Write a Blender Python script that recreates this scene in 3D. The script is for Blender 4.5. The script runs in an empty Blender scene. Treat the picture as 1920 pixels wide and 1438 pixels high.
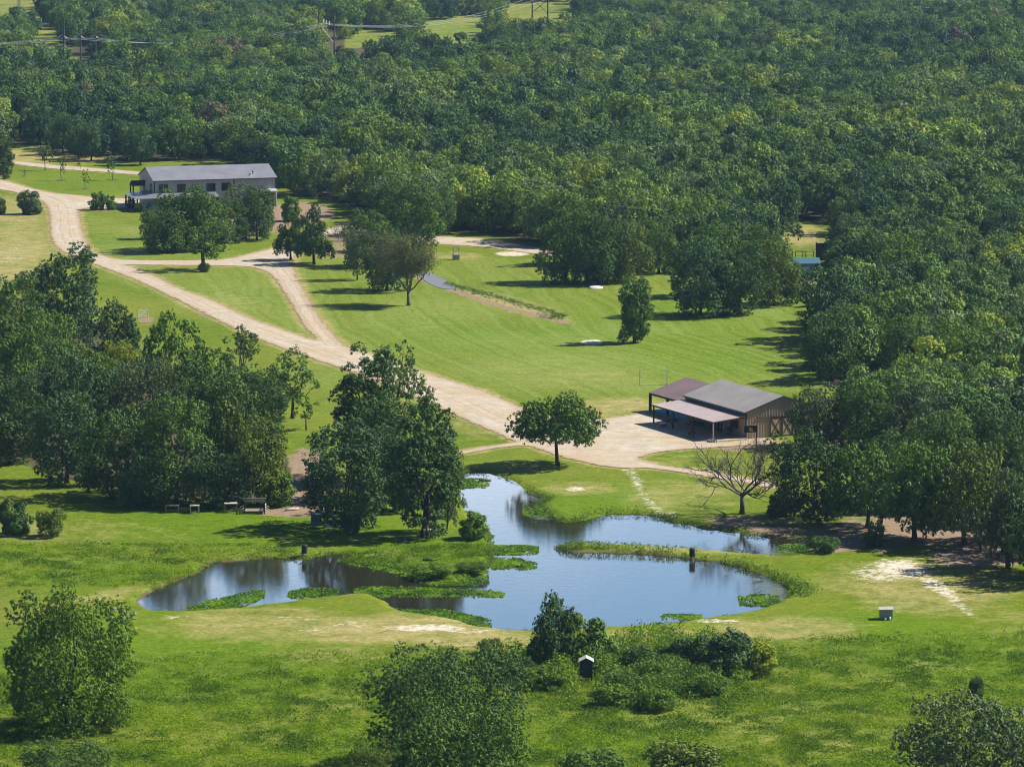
import bpy, bmesh, math, random
import numpy as np
from mathutils import Vector, Matrix
from mathutils.geometry import tessellate_polygon

# ------------------------------------------------------------------ camera, sky, sun
SC = bpy.context.scene
COL = SC.collection
F_PX, W_PX, H_PX, CAM_H = 7900.0, 1920.0, 1438.0, 87.0
PITCH = math.atan((719 + 405) / F_PX)
cam_d = bpy.data.cameras.new('camera')
cam_d.sensor_width = 36.0
cam_d.lens = F_PX / W_PX * 36.0
cam_d.clip_start = 1.0
cam_d.clip_end = 30000.0
cam = bpy.data.objects.new('camera', cam_d)
cam.location = (0, 0, CAM_H)
cam.rotation_euler = (math.pi / 2 - PITCH, 0, 0)
COL.objects.link(cam)
SC.camera = cam

SUN_AZ, SUN_EL = math.radians(13.0), math.radians(44.0)      # azimuth from +X towards +Y
wd = bpy.data.worlds.new("World")
SC.world = wd
wd.use_nodes = True
wn, wl = wd.node_tree.nodes, wd.node_tree.links
wn.clear()
w_out = wn.new('ShaderNodeOutputWorld')
w_bg = wn.new('ShaderNodeBackground')
w_bg.inputs['Strength'].default_value = 0.05
w_sky = wn.new('ShaderNodeTexSky')
w_sky.sky_type = 'NISHITA'
w_sky.sun_disc = False
w_sky.sun_elevation = SUN_EL
w_sky.sun_rotation = math.pi / 2 - SUN_AZ
w_sky.altitude = 100
w_sky.ozone_density = 2.2
w_tc = wn.new('ShaderNodeTexCoord')
w_map = wn.new('ShaderNodeMapping')
w_map.inputs['Scale'].default_value = (9, 9, 26)
w_map.inputs['Location'].default_value = (1.3, 0.4, 0.35)
w_no = wn.new('ShaderNodeTexNoise')
w_no.inputs['Scale'].default_value = 1.0
w_no.inputs['Detail'].default_value = 5
w_rp = wn.new('ShaderNodeValToRGB')
w_rp.color_ramp.elements[0].position = 0.45
w_rp.color_ramp.elements[0].color = (0, 0, 0, 1)
w_rp.color_ramp.elements[1].position = 0.62
w_rp.color_ramp.elements[1].color = (0.85, 0.85, 0.85, 1)
w_mx = wn.new('ShaderNodeMix')
w_mx.data_type = 'RGBA'
w_mx.inputs[7].default_value = (25, 27, 30, 1)
w_dk = wn.new('ShaderNodeMix')
w_dk.data_type = 'RGBA'
w_dk.blend_type = 'MULTIPLY'
w_dk.inputs[0].default_value = 1.0
w_dk.inputs[7].default_value = (0.44, 0.64, 0.98, 1)
wl.new(w_tc.outputs['Generated'], w_map.inputs['Vector'])
wl.new(w_map.outputs[0], w_no.inputs['Vector'])
w_sp = wn.new('ShaderNodeSeparateXYZ')
wl.new(w_tc.outputs['Generated'], w_sp.inputs[0])
w_el = wn.new('ShaderNodeMath'); w_el.operation = 'MULTIPLY_ADD'          # more cloud low over the horizon
w_el.inputs[1].default_value = -14.0; w_el.inputs[2].default_value = 14.0 * 0.184
wl.new(w_sp.outputs['Z'], w_el.inputs[0])
w_cl = wn.new('ShaderNodeClamp'); w_cl.inputs['Min'].default_value = -0.12; w_cl.inputs['Max'].default_value = 0.22
wl.new(w_el.outputs[0], w_cl.inputs[0])
w_ad = wn.new('ShaderNodeMath'); w_ad.operation = 'ADD'
wl.new(w_cl.outputs[0], w_ad.inputs[0]); wl.new(w_no.outputs['Fac'], w_ad.inputs[1])
wl.new(w_ad.outputs[0], w_rp.inputs[0])

wl.new(w_sky.outputs[0], w_dk.inputs[6])
w_lo = wn.new('ShaderNodeMapRange')                       # bright low band added to the sky for the pond to mirror
w_lo.inputs['From Min'].default_value = 0.36; w_lo.inputs['From Max'].default_value = 0.22
w_lo.inputs['To Min'].default_value = 0.0; w_lo.inputs['To Max'].default_value = 0.9
wl.new(w_sp.outputs['Z'], w_lo.inputs['Value'])
w_hb = wn.new('ShaderNodeMix'); w_hb.data_type = 'RGBA'
w_hb.inputs[7].default_value = (8.0, 14.0, 22.0, 1)
w_ny = wn.new('ShaderNodeMapRange')                       # added band kept to the side that the pond mirrors
w_ny.inputs['From Min'].default_value = 0.80; w_ny.inputs['From Max'].default_value = 0.93
wl.new(w_sp.outputs['Y'], w_ny.inputs['Value'])
w_bk = wn.new('ShaderNodeMath'); w_bk.operation = 'MULTIPLY'
wl.new(w_lo.outputs[0], w_bk.inputs[0]); wl.new(w_ny.outputs[0], w_bk.inputs[1])
wl.new(w_bk.outputs[0], w_hb.inputs[0])
w_cf = wn.new('ShaderNodeMath'); w_cf.operation = 'MULTIPLY'
w_ca = wn.new('ShaderNodeMath'); w_ca.operation = 'ADD'; w_ca.inputs[1].default_value = 0.06
wl.new(w_bk.outputs[0], w_ca.inputs[0]); wl.new(w_ca.outputs[0], w_cf.inputs[0]); wl.new(w_rp.outputs[0], w_cf.inputs[1])
wl.new(w_cf.outputs[0], w_mx.inputs[0]); wl.new(w_dk.outputs[2], w_hb.inputs[6])
wl.new(w_hb.outputs[2], w_mx.inputs[6])
wl.new(w_mx.outputs[2], w_bg.inputs['Color'])
wl.new(w_bg.outputs[0], w_out.inputs['Surface'])

sun_d = bpy.data.lights.new('sun', 'SUN')
sun_d.energy = 5.0
sun_d.angle = math.radians(0.5)
sun_d.color = (1.0, 0.95, 0.86)
sun = bpy.data.objects.new('sun', sun_d)
sdir = Vector((math.cos(SUN_EL) * math.cos(SUN_AZ), math.cos(SUN_EL) * math.sin(SUN_AZ), math.sin(SUN_EL)))
sun.rotation_euler = sdir.to_track_quat('Z', 'Y').to_euler()
sun.location = (200, 500, 300)
COL.objects.link(sun)

SC.view_settings.view_transform = 'Standard'
SC.view_settings.look = 'None'
SC.view_settings.exposure = 0.72
SC.view_settings.gamma = 1.0
SC.render.engine = 'CYCLES'
SC.cycles.use_denoising = True
SC.cycles.filter_width = 1.05
SC.cycles.max_bounces = 6
SC.cycles.diffuse_bounces = 2
SC.cycles.glossy_bounces = 2
SC.cycles.transmission_bounces = 3
SC.cycles.transparent_max_bounces = 6
SC.cycles.volume_bounces = 0
SC.cycles.caustics_reflective = False
SC.cycles.caustics_refractive = False

# ------------------------------------------------------------------ survey: photo pixels <-> metres on the ground
CT, ST = math.cos(PITCH), math.sin(PITCH)

def P(x, y, z=0.0):
    """pixel (1920 frame) -> point at height z"""
    dx, dy = (x - 960) / F_PX, -(y - 719) / F_PX
    d = np.array([dx, CT + dy * ST, -ST + dy * CT])
    t = (z - CAM_H) / d[2]
    return np.array([d[0] * t, d[1] * t, z])

def S(y):
    """pixels per metre for things standing at ground pixel row y"""
    return F_PX / (CAM_H / (ST + (y - 719) / F_PX * CT))

def to_px(X, Y, Z=0.0):
    vz = Z - CAM_H
    dep = Y * CT - vz * ST
    up = Y * ST + vz * CT
    return 960 + F_PX * X / dep, 719 - F_PX * up / dep

def poly_world(pts, z=0.0):
    return np.array([P(a, b, z)[:2] for a, b in pts])

def smooth_poly(p, n=4, closed=True):
    p = np.asarray(p, float)
    N = len(p)
    out = []
    rng_ = range(N) if closed else range(N - 1)
    for i in rng_:
        if closed:
            a, b, c, d = p[(i - 1) % N], p[i], p[(i + 1) % N], p[(i + 2) % N]
        else:
            a, b, c, d = p[max(i - 1, 0)], p[i], p[i + 1], p[min(i + 2, N - 1)]
        for k in range(n):
            t = k / n
            out.append(0.5 * ((2 * b) + (-a + c) * t + (2 * a - 5 * b + 4 * c - d) * t * t + (-a + 3 * b - 3 * c + d) * t ** 3))
    if not closed:
        out.append(p[-1])
    return np.array(out)

def seg_dist(X, Y, pts, closed):
    best = np.full(X.shape, 1e9)
    n = len(pts)
    for i in range(n if closed else n - 1):
        a, b = pts[i], pts[(i + 1) % n]
        dx, dy = b[0] - a[0], b[1] - a[1]
        L = dx * dx + dy * dy + 1e-12
        t = np.clip(((X - a[0]) * dx + (Y - a[1]) * dy) / L, 0, 1)
        d = (X - a[0] - t * dx) ** 2 + (Y - a[1] - t * dy) ** 2
        best = np.minimum(best, d)
    return np.sqrt(best)

def inside(X, Y, pts):
    r = np.zeros(X.shape, bool)
    n = len(pts)
    for i in range(n):
        x1, y1 = pts[i]
        x2, y2 = pts[(i + 1) % n]
        c = ((y1 > Y) != (y2 > Y))
        with np.errstate(divide='ignore', invalid='ignore'):
            xi = (x2 - x1) * (Y - y1) / (y2 - y1 + 1e-12) + x1
        r ^= c & (X < xi)
    return r

def sdf(X, Y, pts, margin=25.0):
    """signed distance, negative inside; far points are clamped"""
    out = np.full(X.shape, margin)
    mn, mx = pts.min(0) - margin, pts.max(0) + margin
    m = (X > mn[0]) & (X < mx[0]) & (Y > mn[1]) & (Y < mx[1])
    if m.any():
        x, y = X[m], Y[m]
        d = seg_dist(x, y, pts, True)
        d[inside(x, y, pts)] *= -1
        out[m] = np.minimum(d, margin)
    return out

def sstep(a, b, x):
    t = np.clip((x - a) / (b - a), 0, 1)
    return t * t * (3 - 2 * t)

_vn = {}
def vnoise(x, y, seed=0):
    """value noise, vectorised"""
    if seed not in _vn:
        _vn[seed] = np.random.RandomState(seed).rand(256, 256)
    g = _vn[seed]
    xi, yi = np.floor(x).astype(int), np.floor(y).astype(int)
    fx, fy = x - xi, y - yi
    fx, fy = fx * fx * (3 - 2 * fx), fy * fy * (3 - 2 * fy)
    a, b = g[xi % 256, yi % 256], g[(xi + 1) % 256, yi % 256]
    c, d = g[xi % 256, (yi + 1) % 256], g[(xi + 1) % 256, (yi + 1) % 256]
    return (a * (1 - fx) + b * fx) * (1 - fy) + (c * (1 - fx) + d * fx) * fy

# ------------------------------------------------------------------ mesh helpers
def new_mesh(name, verts, faces, mats=(), smooth=False):
    verts = np.asarray(verts, np.float32)
    me = bpy.data.meshes.new(name)
    if isinstance(faces, np.ndarray):
        k = faces.shape[1]
        me.vertices.add(len(verts))
        me.vertices.foreach_set('co', verts.ravel())
        me.loops.add(faces.size)
        me.loops.foreach_set('vertex_index', faces.astype(np.int32).ravel())
        me.polygons.add(len(faces))
        me.polygons.foreach_set('loop_start', (np.arange(len(faces)) * k).astype(np.int32))
        me.update(calc_edges=True)
    else:
        me.from_pydata([tuple(map(float, v)) for v in verts], [], [tuple(f) for f in faces])
    if smooth:
        me.polygons.foreach_set('use_smooth', np.ones(len(me.polygons), bool))
    for m in mats:
        me.materials.append(m)
    me.update()
    return me

def link(name, me, parent=None, loc=None, rz=None):
    o = bpy.data.objects.new(name, me)
    COL.objects.link(o)
    if parent is not None:
        o.parent = parent
    if loc is not None:
        o.location = tuple(float(c) for c in loc)
    if rz is not None:
        o.rotation_euler = (0, 0, rz)
    return o

def tag(o, label=None, cat=None, group=None, kind=None):
    if label: o['label'] = label
    if cat: o['category'] = cat
    if group: o['group'] = group
    if kind: o['kind'] = kind
    return o

def empty(name, loc, rz=0.0, label=None, cat=None, group=None):
    o = bpy.data.objects.new(name, None)
    o.empty_display_size = 0.3
    COL.objects.link(o)
    o.location = tuple(float(c) for c in loc)
    o.rotation_euler = (0, 0, rz)
    return tag(o, label, cat, group)

class MB:
    """collects shapes, builds ONE mesh object"""
    def __init__(s):
        s.v, s.f = [], []
    def add(s, v, f):
        b = len(s.v)
        s.v += [tuple(map(float, p)) for p in v]
        s.f += [tuple(b + i for i in q) for q in f]
        return s
    def box(s, x0, x1, y0, y1, z0, z1):
        v = [(x0, y0, z0), (x1, y0, z0), (x1, y1, z0), (x0, y1, z0), (x0, y0, z1), (x1, y0, z1), (x1, y1, z1), (x0, y1, z1)]
        return s.add(v, [(0, 3, 2, 1), (4, 5, 6, 7), (0, 1, 5, 4), (1, 2, 6, 5), (2, 3, 7, 6), (3, 0, 4, 7)])
    def bar(s, a, b, w, h=None):
        a, b = Vector(a), Vector(b)
        h = h or w
        d = (b - a).normalized()
        up = Vector((0, 0, 1)) if abs(d.z) < 0.95 else Vector((0, 1, 0))
        r = d.cross(up).normalized() * w / 2
        u = r.cross(d).normalized() * h / 2
        v = [a - r - u, a + r - u, a + r + u, a - r + u, b - r - u, b + r - u, b + r + u, b - r + u]
        return s.add(v, [(0, 3, 2, 1), (4, 5, 6, 7), (0, 1, 5, 4), (1, 2, 6, 5), (2, 3, 7, 6), (3, 0, 4, 7)])
    def tube(s, pts, radii, n=6):
        pts = [Vector(tuple(map(float, p))) for p in pts]
        base = len(s.v)
        prev = None
        for i, p in enumerate(pts):
            d = (pts[min(i + 1, len(pts) - 1)] - pts[max(i - 1, 0)])
            d = d.normalized() if d.length > 1e-9 else Vector((0, 0, 1))
            ref = prev if prev is not None else (Vector((1, 0, 0)) if abs(d.x) < 0.9 else Vector((0, 1, 0)))
            u = (ref - d * ref.dot(d))
            u = u.normalized() if u.length > 1e-6 else d.orthogonal().normalized()
            prev = u
            w = d.cross(u)
            r = radii[i] if hasattr(radii, '__len__') else radii
            for k in range(n):
                a = 2 * math.pi * k / n
                q = p + (u * math.cos(a) + w * math.sin(a)) * r
                s.v.append(tuple(q))
        for i in range(len(pts) - 1):
            for k in range(n):
                a, b = base + i * n + k, base + i * n + (k + 1) % n
                s.f.append((a, b, b + n, a + n))
        s.f.append(tuple(base + k for k in range(n))[::-1])
        s.f.append(tuple(base + (len(pts) - 1) * n + k for k in range(n)))
        return s
    def cyl(s, x, y, z0, z1, r, n=12, r2=None):
        return s.tube([(x, y, z0), (x, y, z1)], [r, r if r2 is None else r2], n)
    def prism(s, poly, z0, z1):
        n = len(poly)
        v = [(p[0], p[1], z0) for p in poly] + [(p[0], p[1], z1) for p in poly]
        f = [tuple(range(n))[::-1], tuple(range(n, 2 * n))] + [(i, (i + 1) % n, n + (i + 1) % n, n + i) for i in range(n)]
        return s.add(v, f)
    def slab(s, quad, t):
        """a sloping sheet: four corners, thickness t downwards"""
        v = [tuple(q) for q in quad] + [(q[0], q[1], q[2] - t) for q in quad]
        return s.add(v, [(0, 1, 2, 3), (7, 6, 5, 4), (0, 4, 5, 1), (1, 5, 6, 2), (2, 6, 7, 3), (3, 7, 4, 0)])
    def mesh(s, name, m, smooth=False):
        me = new_mesh(name, s.v, s.f, [m], smooth)
        bm = bmesh.new(); bm.from_mesh(me)
        bmesh.ops.recalc_face_normals(bm, faces=bm.faces)
        bm.to_mesh(me); bm.free()
        return me
    def build(s, name, m, parent=None, loc=None, rz=None, smooth=False):
        return link(name, s.mesh(name, m, smooth), parent, loc, rz)

# ------------------------------------------------------------------ materials
class NT:
    def __init__(s, name):
        s.m = bpy.data.materials.new(name)
        s.m.use_nodes = True
        s.t = s.m.node_tree
        s.t.nodes.clear()
        s.out = s.t.nodes.new('ShaderNodeOutputMaterial')
    def n(s, kind, **kw):
        nd = s.t.nodes.new(kind)
        for k, v in kw.items():
            setattr(nd, k, v)
        return nd
    def l(s, a, b):
        s.t.links.new(a, b)
    def noise(s, scale, detail=4, rough=0.55, vec=None, dist=0.0):
        nd = s.n('ShaderNodeTexNoise')
        nd.inputs['Scale'].default_value = scale
        nd.inputs['Detail'].default_value = detail
        nd.inputs['Roughness'].default_value = rough
        nd.inputs['Distortion'].default_value = dist
        s.l(vec if vec is not None else s.pos(), nd.inputs['Vector'])
        return nd.outputs['Fac']
    def pos(s):
        if not hasattr(s, '_p'):
            s._p = s.n('ShaderNodeNewGeometry').outputs['Position']
        return s._p
    def obj(s):
        return s.n('ShaderNodeTexCoord').outputs['Object']
    def ramp(s, fac, stops):
        nd = s.n('ShaderNodeValToRGB')
        cr = nd.color_ramp
        while len(cr.elements) < len(stops):
            cr.elements.new(0.5)
        for e, (p, c) in zip(cr.elements, stops):
            e.position = p
            e.color = (c, c, c, 1) if not hasattr(c, '__len__') else (*c, 1)
        s.l(fac, nd.inputs[0])
        return nd.outputs[0]
    def mix(s, fac, a, b, mode='MIX'):
        nd = s.n('ShaderNodeMix', data_type='RGBA', blend_type=mode)
        for sock, v in ((nd.inputs[0], fac), (nd.inputs[6], a), (nd.inputs[7], b)):
            if hasattr(v, 'links'):
                s.l(v, sock)
            elif hasattr(v, '__len__'):
                sock.default_value = (*v, 1)
            else:
                sock.default_value = v
        return nd.outputs[2]
    def math(s, op, a, b=0.0, c=None, clamp=False):
        nd = s.n('ShaderNodeMath', operation=op, use_clamp=clamp)
        for i, v in enumerate((a, b) if c is None else (a, b, c)):
            if hasattr(v, 'links'):
                s.l(v, nd.inputs[i])
            else:
                nd.inputs[i].default_value = v
        return nd.outputs[0]
    def attr(s, name, kind='GEOMETRY'):
        nd = s.n('ShaderNodeAttribute', attribute_name=name, attribute_type=kind)
        return nd
    def bump(s, h, strength, dist):
        nd = s.n('ShaderNodeBump')
        nd.inputs['Strength'].default_value = strength
        nd.inputs['Distance'].default_value = dist
        s.l(h, nd.inputs['Height'])
        return nd.outputs[0]
    def bsdf(s, col, rough=0.8, spec=0.3, metal=0.0, normal=None, alpha=None):
        b = s.n('ShaderNodeBsdfPrincipled')
        if hasattr(col, 'links'):
            s.l(col, b.inputs['Base Color'])
        else:
            b.inputs['Base Color'].default_value = (*col, 1)
        b.inputs['Roughness'].default_value = rough
        b.inputs['Specular IOR Level'].default_value = spec
        b.inputs['Metallic'].default_value = metal
        if normal is not None:
            s.l(normal, b.inputs['Normal'])
        if alpha is not None:
            s.l(alpha, b.inputs['Alpha'])
        return b
    def done(s, shader):
        s.l(shader.outputs[0] if hasattr(shader, 'outputs') else shader, s.out.inputs['Surface'])
        return s.m

def simple_mat(name, col, rough=0.7, spec=0.3, var=0.15, scale=3.0, metal=0.0):
    t = NT(name)
    n = t.noise(scale, 4, 0.6, t.obj())
    c = t.ramp(n, [(0.25, [x * (1 - var) for x in col]), (0.75, [min(1, x * (1 + var)) for x in col])])
    return t.done(t.bsdf(c, rough, spec, metal))

def leaf_material(name, base=None, spec=0.22, trans=0.09):
    t = NT(name)
    tint = t.attr('tint', 'INSTANCER').outputs['Color'] if base is None else None
    tone = t.attr('tone').outputs['Fac']
    k = t.ramp(tone, [(0.0, (0.38, 0.48, 0.62)), (0.5, (1.0, 1.0, 1.0)), (1.0, (1.85, 1.50, 0.85))])  # random leaf tone; cool dark and warm bright ends add shade-and-sun contrast
    if base is None:
        c = t.mix(1.0, tint, k, 'MULTIPLY')
    else:
        c = t.mix(1.0, base, k, 'MULTIPLY')
    b = t.bsdf(c, 0.6, spec)
    tr = t.n('ShaderNodeBsdfTranslucent')
    tc = t.mix(1.0, c, (1.5, 1.5, 0.6), 'MULTIPLY')
    t.l(tc, tr.inputs['Color'])
    mx = t.n('ShaderNodeMixShader')
    mx.inputs[0].default_value = trans
    t.l(b.outputs[0], mx.inputs[1]); t.l(tr.outputs[0], mx.inputs[2])
    return t.done(mx)

M_LEAF = leaf_material('tree_leaves')
M_WEED = leaf_material('weed_leaves', (0.11, 0.23, 0.008), 0.2, 0.3)
M_REED = leaf_material('reed_leaves', (0.115, 0.19, 0.018), 0.2, 0.3)
M_TUFT = leaf_material('meadow_leaves', (0.125, 0.225, 0.008), 0.1, 0.3)
M_BRUSH = leaf_material('brush_leaves', (0.115, 0.215, 0.010), 0.3, 0.25)
M_BARK = simple_mat('bark', (0.085, 0.07, 0.055), 0.9, 0.1, 0.4, 4)
M_BARK_PALE = simple_mat('weathered_bark', (0.17, 0.155, 0.14), 0.9, 0.1, 0.35, 4)
M_DEAD = simple_mat('dead_wood', (0.12, 0.105, 0.095), 0.9, 0.1, 0.35, 3)
M_WOOD = simple_mat('weathered_wood', (0.30, 0.25, 0.20), 0.85, 0.2, 0.3, 5)
M_PALEWOOD = simple_mat('bleached_wood', (0.55, 0.49, 0.42), 0.85, 0.2, 0.2, 5)
M_DARKWOOD = simple_mat('dark_stained_wood', (0.05, 0.032, 0.024), 0.75, 0.25, 0.3, 5)
M_GLASS = NT('dark_glass'); M_GLASS = M_GLASS.done(M_GLASS.bsdf((0.012, 0.016, 0.025), 0.08, 0.5))
M_BLACK = simple_mat('black_plastic', (0.02, 0.022, 0.026), 0.5, 0.4)
M_TRIM = simple_mat('dark_trim', (0.05, 0.055, 0.07), 0.5, 0.4)
M_WHITE = simple_mat('white_paint', (0.78, 0.78, 0.76), 0.5, 0.4, 0.06)
M_CONC = simple_mat('concrete', (0.40, 0.38, 0.35), 0.9, 0.2, 0.18, 1.2)
M_BLOCK = simple_mat('concrete_block', (0.34, 0.35, 0.36), 0.9, 0.2, 0.2, 6)
M_RED = simple_mat('red_canvas', (0.62, 0.07, 0.03), 0.8, 0.2)
M_POLE = simple_mat('utility_wood', (0.10, 0.085, 0.08), 0.85, 0.2, 0.25)
M_WIRE = simple_mat('aluminium_wire', (0.42, 0.43, 0.45), 0.4, 0.5)
M_ROCK = simple_mat('rock', (0.25, 0.22, 0.18), 0.9, 0.2, 0.35, 2)

def metal_roof(name, col, axis, pitch=0.42, rough=0.42):
    t = NT(name)
    o = t.obj()
    sep = t.n('ShaderNodeSeparateXYZ'); t.l(o, sep.inputs[0])
    f = t.math('FRACT', t.math('MULTIPLY', sep.outputs[axis], 1.0 / pitch))
    rib = t.ramp(f, [(0.0, 0.6), (0.08, 1.0), (0.2, 0.85), (1.0, 0.85)])
    n = t.noise(0.35, 5, 0.6, o)
    st = t.ramp(n, [(0.3, 0.82), (0.7, 1.08)])
    c = t.mix(1.0, t.mix(1.0, col, rib, 'MULTIPLY'), st, 'MULTIPLY')
    fine = t.ramp(t.noise(5.0, 4, 0.7, o), [(0.3, 0.92), (0.7, 1.06)])
    c = t.mix(1.0, c, fine, 'MULTIPLY')
    return t.done(t.bsdf(c, rough, 0.4, 0.0, t.bump(f, 0.25, 0.03)))

def siding(name, col, axis='X', pitch=0.4, var=0.12):
    t = NT(name)
    o = t.obj()
    sep = t.n('ShaderNodeSeparateXYZ'); t.l(o, sep.inputs[0])
    s_ = t.math('ADD', sep.outputs['X'], sep.outputs['Y'])
    f = t.math('FRACT', t.math('MULTIPLY', s_, 1.0 / pitch))
    line = t.ramp(f, [(0.0, 0.72), (0.10, 1.0), (0.9, 1.0), (1.0, 0.72)])
    n = t.ramp(t.noise(0.8, 5, 0.6, o), [(0.3, 1 - var), (0.7, 1 + var)])
    c = t.mix(1.0, t.mix(1.0, col, line, 'MULTIPLY'), n, 'MULTIPLY')
    return t.done(t.bsdf(c, 0.6, 0.3))

# ------------------------------------------------------------------ traced outlines (pixels of the photograph, turned into metres)
MAIN_PX = [(-80, 322), (0, 337), (53, 352), (100, 363), (147, 367), (187, 372), (262, 374), (262, 386), (213, 392), (152, 392),
           (151, 420), (160, 450), (173, 470), (200, 482), (233, 488), (333, 489), (417, 487), (467, 477), (510, 466),
           (545, 452), (590, 436), (640, 427), (720, 432), (820, 444), (900, 448), (1000, 464), (1060, 472), (1060, 482),
           (1000, 476), (900, 463), (820, 458), (720, 446), (640, 440), (600, 449), (560, 470), (548, 490),
           (553, 513), (567, 540), (583, 573), (607, 607), (637, 641), (655, 653), (720, 672), (787, 695), (840, 713), (907, 734), (974, 764),
           (1010, 778), (1060, 786), (1130, 786), (1185, 778), (1215, 775), (1260, 800), (1330, 828), (1390, 826), (1445, 822), (1450, 834), (1390, 836), (1330, 840),
           (1260, 845), (1215, 853), (1200, 862), (1255, 875), (1324, 884), (1400, 897), (1450, 908), (1450, 916), (1400, 906), (1320, 893), (1230, 879),
           (1170, 878), (1120, 872), (1060, 858), (1020, 845), (985, 836), (930, 841), (865, 852), (865, 846), (930, 835), (968, 829),
           (957, 824), (907, 801), (831, 768), (747, 730), (700, 712), (639, 690), (560, 664), (467, 628), (390, 591), (300, 546), (250, 523), (200, 504),
           (150, 486), (112, 468), (98, 450), (95, 433), (93, 400), (80, 378), (40, 364), (0, 356), (-80, 343)]
ISLAND_PX = [(233, 497), (333, 498), (433, 499), (480, 503), (510, 517), (533, 547), (553, 580), (573, 613), (597, 640),
             (540, 622), (467, 597), (400, 565), (333, 540), (300, 523), (247, 501)]
TRACK_PX = [(-80, 293), (0, 301), (30, 303), (100, 310), (190, 317), (262, 323), (330, 330), (330, 335), (262, 329), (190, 323), (100, 317), (30, 309), (0, 306), (-80, 300)]
POND_PX = [(262, 1128), (310, 1098), (345, 1085), (376, 1073), (397, 1056), (428, 1053), (480, 1049), (532, 1046), (574, 1049), (613, 1041), (655, 1040),
           (640, 1050), (656, 1056), (710, 1061), (746, 1065), (772, 1074), (808, 1077), (815, 1087), (850, 1091), (875, 1087), (900, 1077), (912, 1064),
           (925, 1050), (915, 1035), (917, 1011), (891, 977), (874, 954), (867, 934), (866, 900), (874, 887), (911, 887), (957, 901), (971, 909), (985, 921),
           (1007, 930), (1025, 938), (1008, 950), (1030, 964), (1051, 979), (1074, 981), (1114, 971), (1141, 964), (1152, 964), (1204, 965), (1255, 976), (1303, 989),
           (1376, 998), (1444, 1009), (1505, 1011), (1530, 1020), (1500, 1036), (1479, 1042), (1441, 1042), (1376, 1037), (1307, 1030), (1204, 1024), (1118, 1020),
           (1083, 1018), (1042, 1028), (1073, 1035), (1135, 1037), (1204, 1040), (1273, 1046), (1307, 1051), (1341, 1053), (1393, 1066), (1444, 1083),
           (1475, 1100), (1478, 1112), (1444, 1135), (1396, 1149), (1307, 1161), (1238, 1171), (1152, 1176), (1032, 1183), (977, 1183), (902, 1176), (854, 1161),
           (780, 1150), (749, 1143), (714, 1121), (680, 1112), (640, 1117), (574, 1123), (512, 1132), (449, 1140), (366, 1145), (300, 1146)]
WATER_Z = -0.35
MAIN = smooth_poly(poly_world(MAIN_PX), 3)
ISLAND = smooth_poly(poly_world(ISLAND_PX), 3)
TRACK = smooth_poly(poly_world(TRACK_PX), 3)
POND = smooth_poly(poly_world(POND_PX, WATER_Z), 3)
LINES = smooth_poly(poly_world([(500, 500), (545, 560), (590, 625), (640, 665), (787, 712), (907, 770), (1010, 800), (1300, 830), (1600, 830)]), 3, False)
C_LINE = smooth_poly(poly_world([(-80, 332), (0, 346), (60, 362), (115, 385), (122, 430), (140, 468), (210, 495), (300, 534), (390, 577), (467, 612), (560, 645), (660, 680), (760, 712), (860, 750), (960, 796), (1080, 830), (1250, 830), (1450, 830)]), 3, False)
C_LINE2 = smooth_poly(poly_world([(225, 493), (333, 493), (433, 493), (500, 490), (530, 515), (560, 560), (585, 605), (622, 648)]), 3, False)

def terrain(X, Y):
    d = sdf(X, Y, POND, 10.0)
    wob = (vnoise(X * 0.9, Y * 0.5, 3) - 0.5) * 0.7
    out = sstep(-0.1, 1.3, d + wob * sstep(0.0, 0.6, np.abs(d)))
    z = WATER_Z - 0.05 + out * (0.05 - WATER_Z)
    z = np.where(d < 0, WATER_Z - 0.03 - np.minimum(-d * 0.35, 1.5), z)
    return z, d

# ------------------------------------------------------------------ ground
NROW = 700
ypx = np.linspace(1600, -160, NROW)
Yrow = np.array([P(960, y)[1] for y in ypx])
Yrow = np.concatenate([[30, 120, 220, 290], Yrow, [3300, 4500, 7000, 12000, 20000]])
u = np.linspace(-0.15, 0.15, 470)
u = np.concatenate([[-6, -2.5, -1.2, -0.6, -0.35, -0.25, -0.19, -0.165], u, [0.165, 0.19, 0.25, 0.35, 0.6, 1.2, 2.5, 6]])
GX = (u[None, :] * Yrow[:, None]).ravel()
GY = np.repeat(Yrow, len(u))
GZ, GD = terrain(GX, GY)
px, py = to_px(GX, GY)
RD = np.maximum(sdf(GX, GY, MAIN, 25.0), -sdf(GX, GY, ISLAND, 25.0))
TD = sdf(GX, GY, TRACK, 10.0)

def blob(x, y, rx, ry, s=1.0, soft=0.5, rot=0.0):
    dx, dy = px - x, py - y
    if rot:
        c, s_ = math.cos(rot), math.sin(rot)
        dx, dy = dx * c + dy * s_, -dx * s_ + dy * c
    r = np.sqrt((dx / rx) ** 2 + (dy / ry) ** 2)
    return s * (1 - sstep(1 - soft, 1 + soft, r))
def acc(lst):
    r = np.zeros_like(px)
    for b in lst:
        r = np.maximum(r, blob(*b))
    return r
def strip(pts, w, s=1.0, soft=0.6):
    wp = smooth_poly(poly_world(pts), 3, False)
    d = np.full(px.shape, 99.0)
    mn, mx = wp.min(0) - 12, wp.max(0) + 12
    m = (GX > mn[0]) & (GX < mx[0]) & (GY > mn[1]) & (GY < mx[1])
    d[m] = seg_dist(GX[m], GY[m], wp, False)
    return s * (1 - sstep(w * (1 - soft), w * (1 + soft), d))

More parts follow.
